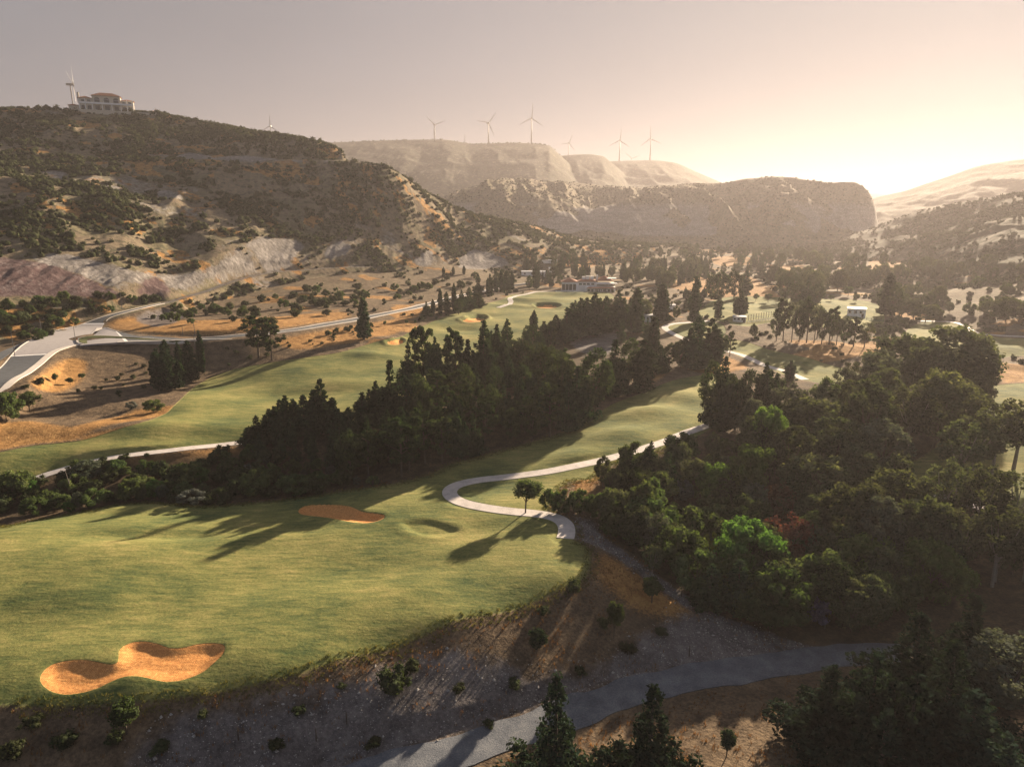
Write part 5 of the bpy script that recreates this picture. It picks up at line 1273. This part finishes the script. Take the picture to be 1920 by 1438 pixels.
def turbine(hub, base_y, r, angles, blade_px, yaw, label, bw=1.15):
    """hub pixel, tower foot pixel row, distance; rotor of three blades"""
    a = az_of(*hub); x, y = r * math.sin(a), r * math.cos(a)
    zh = CAM_Z + r * tan_el(*hub); zb = min(float(H(x, y)), CAM_Z + r * tan_el(hub[0], base_y)) - 2
    Ht = zh - zb; bl = blade_px * r / F_PX / math.cos(a)
    e = empty('wind_turbine', (x, y, zb), -a + yaw); tag(e, label, 'wind turbine', 'wind turbines on the ridges')
    k = bl / 28
    m = MB(); m.tube([(0,0,0),(0,0,Ht*.5),(0,0,Ht-1)], [1.35*k+.15, 1.1*k+.15, .8*k+.1], 12); m.build('tower', M['white_steel'], e, True)
    m = MB(); m.box(-1.7*k, 1.7*k, -3.2*k, 5.2*k, Ht-1.4*k, Ht+1.7*k); m.build('nacelle', M['white_steel'], e)
    m = MB(); m.tube([(0,-3.2*k,Ht),(0,-4.6*k,Ht),(0,-5.6*k,Ht)], [1.6*k, 1.5*k, .3*k], 10); hb = m.build('rotor_hub', M['white_steel'], e)
    for an in angles:
        b = bpy.data.objects.new('blade', BLADE); C.objects.link(b); b.parent = hb
        b.location = (0, -4.4*k, Ht); b.scale = (bl * bw, bl * bw, bl); b.rotation_euler = (0, R(an), 0)
for t in [((814.5,234.7),263,2120,(-52,68,188),21,.25,'wind turbine with two blades raised in a V, leftmost on the main ridge'),
          ((915.5,231.3),269,2130,(36,156,-84),24,.35,'wind turbine on the main ridge with one blade pointing up to the right'),
          ((996.7,222.5),269,2130,(3,123,-117),25,.1,'tallest wind turbine on the main ridge with one blade straight up'),
          ((1066.5,268.9),291,2380,(20,140,-100),17,.3,'small wind turbine in the dip just right of the main ridge'),
          ((1162.3,264),301,2540,(4,124,-116),21,.1,'wind turbine on the low ridge, left one of the tall pair'),
          ((1220.4,260.7),300,2540,(-5,115,-125),21,-.1,'rightmost wind turbine, standing on the low ridge'),
          ((1184.5,297.8),306,2700,(-52,68,188),15,.1,'wind turbine of which only two blades show between the tall pair'),
          ((507,237.3),252,1500,(2,122,-118),18,-.3,'wind turbine half hidden behind the shoulder of the left hill'),
          ((131.5,159),200,1350,(2,-58,178),24,1.25,'wind turbine seen side-on beside the hilltop mansion')]:
    turbine(*t)
a = az_of(871.4, 253); r = 2150; x, y = r*math.sin(a), r*math.cos(a); zt = CAM_Z + r * tan_el(871.4, 253); zb = float(H(x, y)) - 2
m = MB(); m.tube([(0,0,0),(0,0,zt-zb)], [1.1, .5], 6); o = m.build('radio_mast', M['white_steel']); o.location = (x, y, zb); tag(o, 'thin mast between the first two turbines on the main ridge', 'mast')

# ---------------------------------------------------------------- buildings
M['cream'] = simple_mat('cream_render', (.50, .44, .35), .9, .08, .6)
M['white_wall'] = simple_mat('white_render', (.78, .76, .74), .9, .06, .5)
M['tile'] = simple_mat('clay_roof_tiles', (.30, .13, .075), .9, .3, 2.5)
M['dark_glass'] = simple_mat('dark_window_glass', (.03, .035, .04), .15, .1, 1, .6)
M['grey_roof'] = simple_mat('grey_metal_roof', (.36, .37, .40), .6, .1, .5, .4)
M['wood'] = simple_mat('dark_timber', (.06, .045, .035), .8, .3, 2)
M['metal'] = simple_mat('dark_metal', (.05, .05, .055), .5, .1, 1, .5)
def bpart(name, parent, mat, *boxes):
    m = MB()
    for b in boxes: m.box(*b)
    return m.build(name, mat, parent)
def window(parent, x0, x1, z0, z1, y, arch=False):
    """recessed pane behind a proud frame, on a wall facing -y"""
    fr = MB(); t = .12
    fr.box(x0-t, x1+t, y-.09, y-.003, z1, z1+t); fr.box(x0-t, x1+t, y-.09, y-.003, z0-t, z0)
    fr.box(x0-t, x0, y-.09, y-.003, z0+.002, z1-.002); fr.box(x1, x1+t, y-.09, y-.003, z0+.002, z1-.002)
    f = fr.build('window', M['white_wall'], parent)
    p = MB(); p.box(x0+.002, x1-.002, y-.04, y-.004, z0+.002, z1-.002)
    if arch:
        n = 8; cx = (x0+x1)/2; rad = (x1-x0)/2
        v = [(cx + rad*math.cos(math.pi*k/n), y-.045, z1+t+.01 + rad*.8*math.sin(math.pi*k/n)) for k in range(n+1)]; p.add(v + [(q[0], y-.006, q[2]) for q in v], [tuple(range(n+1))[::-1]] + [(k, k+1, n+2+k, n+1+k) for k in range(n)])
    p.build('pane', M['dark_glass'], f)
def mansion():
    a = az_of(204, 205); r = 752; x, y = r*math.sin(a), r*math.cos(a); zb = CAM_Z + r * tan_el(204, 207) - .5
    e = empty('mansion', (x, y, zb), -a - .06); tag(e, 'cream hilltop mansion with arched balconies, red hipped roof and side wings', 'mansion')
    k = 1.0
    bpart('wall', e, M['cream'], (-12,10,0,12,-4,12.2)); bpart('wall', e, M['cream'], (-23,-12.003,2,12,-4,9.8)); bpart('wall', e, M['cream'], (10.003,20,1.5,12,-4,9.2))
    bpart('side_wing', e, M['cream'], (-31,-23.003,3,10,-4,3.4)); bpart('low_wing', e, M['cream'], (20.003,42,3,10,-4,1.6))
    for nm, bx in (('roof', (-12,10,0,12,12.2,3.2)), ('roof', (-23,-12.9,2,12,9.8,2.2)), ('roof', (10.9,20,1.5,12,9.2,1.6)), ('roof', (-31,-23.9,3,10,3.4,1.4)), ('roof', (34,42,3,10,1.7,1.3))):
        m = MB(); m.hip(bx[0], bx[1], bx[2], bx[3], bx[4], bx[5], .8); m.build(nm, M['tile'], e)
    bpart('chimney', e, M['cream'], (-23.8,-22.2,5,6.4,6,14.8)); bpart('chimney', e, M['cream'], (37,38,6,7,3.2,4.8))
    for z in (5.2,): bpart('balcony', e, M['white_wall'], (-22.5,20.2,-3.2,-.003,z-.35,z+.0), (-22.5,20.2,-3.2,-3.0,z+.003,z+1.0))
    for cx in (-22,-17.5,-12.2,-4.6,2.9,10,15,19.6):
        bpart('column', e, M['white_wall'], (cx-.32,cx+.32,-3.15,-2.55,-3,4.84)); 
        if cx < -12.5 or cx > 10.5: bpart('column', e, M['white_wall'], (cx-.28,cx+.28,-3.15,-2.6,6.2,9.0))
    for cx in (-8.4,-.9,6.4): window(e, cx-2.1, cx+2.1, 5.6, 9.0, 0, True)
    for cx in (-19.6,-15): window(e, cx-1.4, cx+1.4, 5.6, 8.6, 2)
    for cx in (12.6,17.2): window(e, cx-1.4, cx+1.4, 5.6, 8.2, 1.5)
    for cx in (-19.6,-15): window(e, cx-1.5, cx+1.5, .4, 3.8, 2)
    for cx in (-8.4,-.9,6.4): window(e, cx-1.9, cx+1.9, .4, 3.9, 0)
    for cx in (12.6,17.2): window(e, cx-1.4, cx+1.4, .4, 3.8, 1.5)
    bpart('terrace_wall', e, M['cream'], (-27,42,-6.5,-6,-7,-.6), (-27,42,-6,-3.2,-7,-1.2))
mansion()
def clubhouse():
    x, y = hit(1100, 546); zb = float(H(x, y)); a = math.atan2(x, y)
    r = math.hypot(x, y); u = r / F_PX * 1.03   # metres per image pixel there
    zt = CAM_Z + r * tan_el(1100, 526) - zb
    e = empty('clubhouse', (x, y, zb), -a + .04); tag(e, 'white clubhouse with red tiled roofs, glazed terrace and curved canopy', 'clubhouse')
    X = lambda p: (p - 1100) * u
    h2 = zt; h1 = zt * .42
    bpart('wall', e, M['white_wall'], (X(1055),X(1084),0,10,-2,h2-1.2)); bpart('wall', e, M['white_wall'], (X(1084)+.003,X(1118),3.5,13,-2,h2-1.3)); bpart('wall', e, M['cream'], (X(1118)+.003,X(1150),1.5,14,-2,h2-1.9))
    bpart('lower_wall', e, M['white_wall'], (X(1098),X(1150),-6,1.4,-2,h1+.3))
    for b in ((X(1055),X(1084)-.9,0,10,h2-1.2,2.4), (X(1085),X(1118),3.5,13,h2-1.3,2.2), (X(1119),X(1146),3,14,h2-.6,3.2)):
        m = MB(); m.hip(*b[:5], b[5], .7); m.build('roof', M['tile'], e)
    bpart('canopy', e, M['white_wall'], (X(1116),X(1154),-3.2,1.4,h2-2.1,h2-1.65)); bpart('canopy', e, M['white_wall'], (X(1136),X(1153),2,8,h2+1.0,h2+1.4))
    m = MB(); m.hip(X(1100), X(1149), -8.4, -6.003, h1-.3, .9, .2); m.build('roof', M['tile'], e)
    for p in (1058.5, 1064.5, 1071, 1078): window(e, X(p)-1.15, X(p)+1.15, .5, h2-2.6, 0)
    for p in (1089, 1096, 1103, 1111): window(e, X(p)-1.1, X(p)+1.1, h1+.8, h2-2.3, 3.5)
    for p in (1122, 1129, 1136, 1143): window(e, X(p)-1.3, X(p)+1.3, h1+.9, h2-2.8, 1.5)
    for p in (1103, 1110, 1117, 1124, 1131, 1138, 1145): window(e, X(p)-1.0, X(p)+1.0, .5, h1-1.2, -6)
    for p in (1100, 1112, 1124, 1136, 1149): bpart('column', e, M['white_wall'], (X(p)-.18,X(p)+.18,-8.3,-7.9,-1,h1-.35))
    for p, q in ((1095,.9),(1102,1.4),(1110,1.1)): bpart('roof_unit', e, M['white_wall'], (X(p)-1.2,X(p)+1.2,6,8,h2+.2,h2+1.2+q))
    bpart('chimney', e, M['white_wall'], (X(1119)-.5,X(1119)+.5,6,7,h2,h2+3.4))
    bpart('terrace', e, M['white_wall'], (X(1044),X(1098)-.003,-5,-.003,-2,.2), (X(1046),X(1096),-5.3,-5.003,-2,.8))
clubhouse()
def shed(cx, cy, wpx, hpx, depth, label, roof='grey_roof', wall='white_wall', rot=0.0, name='shed', door=True, cat='shed', nwin=2):
    x, y = hit(cx, cy); zb = float(H(x, y)); r = math.hypot(x, y); u = r / F_PX; a = math.atan2(x, y); w = wpx * u; h = hpx * u
    e = empty(name, (x, y, zb), -a + rot); tag(e, label, cat)
    bpart('wall', e, M[wall], (-w/2, w/2, 0, depth, -1, h)); bpart('roof', e, M[roof], (-w/2-.3, w/2+.3, -.35, depth+.3, h+.003, h+.22))
    if door: bpart('door', e, M['wood'], (w*.28, w*.28+min(1.2, w*.16), -.06, -.003, 0, min(2.1, h*.8)))
    for k in range(nwin):
        c = -w*.36 + k * w * .3; q = min(.7, w*.08); window(e, c - q, c + q, h*.42, h*.78, 0)
for s in [(1215,584,14,9,5,'small white hut among the conifers, upper of the two'),
          (1216,604,24,12,6,'white flat-roofed hut with an open front, lower of the two huts'),
          (1258,583,14,10,5,'pale little building right of the tall conifer by the sheds'),
          (1386,604,22,9,5,'pale blue-white hut at the left end of the pergola fence'),
          (1605,594,28,13,8,'white box-shaped building on the misty lawn behind the bare-stemmed trees'),
          (1000,518,44,8,10,'long low pale building in the trees left of the clubhouse'),
          (1040,512,22,9,8,'greyish block building behind the clubhouse drive'),
          (1017,492,54,3,14,'long low shed with a bright roof edge on the golden slope')]:
    shed(*s[:5], s[5], nwin=1 if s[2] < 20 else 3)
# clubhouse neighbours: a parked van by the sheds is not certain, so only what shows is built
# pergola-like fence right of the pale hut
def fence(p0, p1, n, hgt, label, rails=(.4,.95), name='fence', mat='wood', post=.09, sub=True, group=None):
    A = np.array(hit(*p0)); B = np.array(hit(*p1)); e = empty(name, (A[0], A[1], float(H(*A)))); tag(e, label, 'fence', group)
    z0 = float(H(*A)); pts = []
    for k in range(n):
        t = k / (n - 1); q = A + (B - A) * t; d = q - A; z = float(H(*q)) - z0; pts.append((d[0], d[1], z))
        m = MB(); m.box(d[0]-post, d[0]+post, d[1]-post, d[1]+post, z-.4, z+hgt); m.build('post', M[mat], e)
    for f in rails:
        m = MB(); m.tube([(p[0], p[1], p[2] + hgt*f) for p in pts], [.035 if mat != 'white_wall' else .1] * n, 4); m.build('rail', M[mat], e)
fence((1398,603),(1450,595),12,3.2,'tall post fence running right from the pale hut',mat='wood')
fence((1402,606),(1452,600),10,1.2,'low pale fence in front of the tall post fence',mat='white_wall')
fence((1625,600),(1652,601),4,1.4,'short fence right of the white box building',mat='wood')

# lamp posts along the road
def lamp(px, py, top, label):
    x, y = hit(px, py); z = float(H(x, y)); r = math.hypot(x, y); h = CAM_Z + r * tan_el(px, top) - z
    e = empty('street_lamp', (x, y, z), rng.uniform(-.5, .5)); tag(e, label, 'street lamp', 'lamp posts along the road')
    m = MB(); m.tube([(0,0,-.2),(0,0,h)], [.11, .07], 8); m.build('pole', M['metal'], e)
    m = MB(); m.tube([(0,0,h-.05),(.5,0,h+.12),(1.1,0,h+.15)], [.05,.045,.04], 6); m.build('arm', M['metal'], e)
    m = MB(); m.box(1.0, 1.7, -.16, .16, h+.06, h+.2); m.build('lamp_head', M['metal'], e)
for t in [(144,654,612,'lamp post at the tip of the traffic island'),(28,668,620,'lamp post beside the side road at the left'),(366,633,604,'lamp post on the upper kerb right of the island'),(366,655,628,'lamp post on the lower kerb below the island end'),
          (229,580,543,'lamp post at the far end of the road bend'),(80,636,598,'lamp post between the side road and the main road'),(343,628,610,'short lamp post among the bushes above the road')]:
    lamp(*t)
# road sign on the island, fence posts on the gravel slope, white stakes
x, y = hit(146, 648); z = float(H(x, y)); e = empty('road_sign', (x, y, z), -math.atan2(x, y)); tag(e, 'small round road sign at the tip of the traffic island', 'road sign')
m = MB(); m.tube([(0,0,0),(0,0,2.2)], [.04,.04], 6); m.build('pole', M['metal'], e)
m = MB(); m.tube([(0,-.05,2.4),(0,-.02,2.4)], [.35,.35], 14); m.build('sign_face', simple_mat('sign_orange', (.55, .25, .12)), e)
def posts(lst, label, group, mat, h, rad, name):
    for i, (px, py) in enumerate(lst):
        x, y = hit(px, py); m = MB(); m.tube([(0,0,-.3),(.03,0,h*.6),(.0,.02,h)], [rad, rad*.9, rad*.6], 6); o = m.build(name, M[mat]); o.location = (x, y, float(H(x, y)))
        tag(o, label[i], 'post', group)
posts([(447,1386),(593,1388),(650,1356),(1292,1230),(1278,1118)], ['dark stake on the gravel slope, left of the tallest one','tall dark stake in the middle of the gravel slope','dark stake below the fairway edge above the gravel','dark stake standing on the gravel right of the pale-stemmed tree','dark stake beside the dirt track'], 'stakes on the gravel slope', 'wood', 1.7, .08, 'stake')
posts([(1380,1150),(1444,1178),(1605,1170),(1546,1178)], ['pale post at the start of the fence line under the trees','pale post left of the violet bush','pale post right of the violet bush','short white post beside the violet bush'], 'pale posts along the wood edge', 'palebark', 1.3, .07, 'post')
posts([(1470,1328)], ['thin white stake on the orange bank by the road'], None, 'white_wall', 1.0, .04, 'stake')
# dead pale trunk leaning in the left thicket
x, y = hit(138, 930); m = MB(); m.tube([(0,0,-.3),(-.5,0,2.8),(-1.1,.2,6.0)], [.13,.09,.03], 6); m.tube([(-.6,0,3),(-.2,.3,4.4)], [.05,.02], 5); o = m.build('dead_trunk', M['palebark']); o.location = (x, y, float(H(x, y))); tag(o, 'bare pale trunk sticking out of the left thicket', 'dead tree')
# small white bench-like barrier at the end of the gravel road
x, y = hit(1836, 1278); e = empty('barrier', (x, y, float(H(x, y))), .3); tag(e, 'small white folding barrier lying by the road end', 'barrier')
bpart('board', e, M['white_wall'], (-.9,.9,-.25,.25,.25,.33)); bpart('leg', e, M['white_wall'], (-1.05,-.9,-.25,.25,0,.55)); bpart('leg', e, M['white_wall'], (.9,1.05,-.25,.25,0,.4))
build_terrain()
# ---------------------------------------------------------------- haze
hz = MB(); hz.box(-6950, 6950, -200, 6950, -70, 360)
hm = bpy.data.materials.new('haze'); hm.use_nodes = True
nt = hm.node_tree; nt.nodes.remove(nt.nodes['Principled BSDF'])
pv = nt.nodes.new('ShaderNodeVolumePrincipled'); pv.inputs['Color'].default_value = (.415, .38, .385, 1)
pv.inputs['Density'].default_value = 0.00018; pv.inputs['Anisotropy'].default_value = 0.41
nt.links.new(pv.outputs[0], nt.nodes['Material Output'].inputs['Volume'])
o = hz.build('haze', hm); tag(o, kind='stuff')
# ---------------------------------------------------------------- leave out plants that nothing of the view shows
def cull():
    bpy.context.view_layer.update()
    dg = bpy.context.evaluated_depsgraph_get(); org = Vector((0, 0, CAM_Z)); keep = []; gone = []
    for q in REG:
        e = q['o']; h = q['h']; own = {c.name for c in e.children}
        cr_ = [c for c in e.children if c.name.startswith('crown')][0]; bb = [cr_.matrix_world @ Vector(b) for b in cr_.bound_box]
        cx = sum((b.x for b in bb)) / 8; cy = sum((b.y for b in bb)) / 8; w = max((b.x for b in bb)) - min((b.x for b in bb))
        z0 = min(b.z for b in bb); z1 = max(b.z for b in bb); n = 0
        rx, ry = cy, -cx; l = math.hypot(rx, ry); rx /= l; ry /= l; d = math.hypot(cx, cy)
        for fz in (.97, .88, .76, .62, .48, .34):
            wd = w * .42 * (1 - fz * .5)
            for fx in (-1, -.6, -.2, .2, .6, 1):
                p = Vector((cx + rx * wd * fx, cy + ry * wd * fx, z0 + (z1 - z0) * fz)); px, py = project(p.x, p.y, p.z)
                if not (-10 < px < 1930 and -10 < py < 1448): continue
                v = p - org; L = v.length; ok, loc, nr, ix, ob, mt = S.ray_cast(dg, org, v / L, distance=L + w * .3)
                if ok and ob.name in own: n += 1; break
            if n: break
        q['seen'] = n
        if n >= 1: keep.append(q)
        else:
            gone += list(e.children) + [e]
    bpy.data.batch_remove(gone); REG[:] = keep
cull()
# ---------------------------------------------------------------- labels: look first, then where it stands in its clump
LOOK = {'conifer': 'pyramidal conifer', 'tight_conifer': 'narrow pointed conifer', 'slender': 'slender cypress', 'pine': 'open-crowned pine', 'dense_pine': 'dense dark evergreen', 'broad': 'broad leafy tree', 'gum': 'pale-stemmed tree',
        'bright': 'bright green tree', 'grey': 'grey-green bush', 'brown': 'brown tree', 'violet': 'violet bush', 'yellow': 'yellow-green tree', 'shrub': 'low dark bush', 'olive': 'rounded olive-green bush', 'lolly': 'small round tree', 'young_pine': 'young pine', 'single': 'small tree',
        'near_conifer': 'dark conifer', 'near_ragged': 'ragged conifer', 'near_multi': 'ragged conifer', 'palm': 'palm'}
def label_all():
    from collections import defaultdict
    by = defaultdict(list)
    for q in REG: by[q['clump']].append(q)
    for cl, qs in by.items():
        px = []; py = []
        for q in qs:
            a, b = project(q['x'], q['y'], float(H(q['x'], q['y']))); q['px'] = a; q['py'] = b; px.append(a); py.append(b)
        hs_ = sorted(q['h'] for q in qs); n = len(qs)
        xs = sorted(px); ys = sorted(py)
        for q in qs:
            q['o']['group'] = 'plants: ' + cl if cl in ('lawn', 'near', 'left slope') else ('trees of the ' + cl if 'tree' in q['o'].name else 'bushes of the ' + cl)
            if cl in ('lawn', 'near', 'left slope'): del q['o']['group']
            if q['label']: q['o']['label'] = q['label']; continue
            fx = xs.index(q['px']) / max(1, n - 1); fy = ys.index(q['py']) / max(1, n - 1); fh = hs_.index(q['h']) / max(1, n - 1)
            hor = ['left end', 'left side', 'left half', 'left middle', 'middle', 'right middle', 'right half', 'right side', 'right end'][min(8, int(fx * 9))]
            dep = ['rearmost', 'back', 'middle', 'forward', 'front'][min(4, int(fy * 5))]
            size = ['lowest', 'shorter', 'medium', 'taller', 'tallest'][min(4, int(fh * 5))]
            q['o']['label'] = f"{size} {LOOK[q['kind']]}, {dep} row, {hor} of the {cl}"
        seen = defaultdict(list)
        for q in qs: seen[q['o']['label']].append(q)
        for lb, g in seen.items():
            if len(g) < 2 or g[0]['label']: continue
            g.sort(key=lambda q: q['px'])
            words = ['leftward', 'rightward'] if len(g) == 2 else ['leftmost', 'inner', 'rightmost']
            for k, q in enumerate(g):
                w = words[0] if k == 0 else words[-1] if k == len(g) - 1 else words[1]
                if len(g) > 3 and 0 < k < len(g) - 1:
                    w = (['second', 'third', 'fourth', 'fifth', 'sixth', 'seventh', 'eighth', 'ninth'] + ['inner'] * 20)[k - 1] + ' from left'
                t = lb + ', ' + w
                q['o']['label'] = t if len(t.split()) <= 16 else t.replace(' of the ', ' of ') if len(t.replace(' of the ', ' of ').split()) <= 16 else lb + ', inner'
label_all()
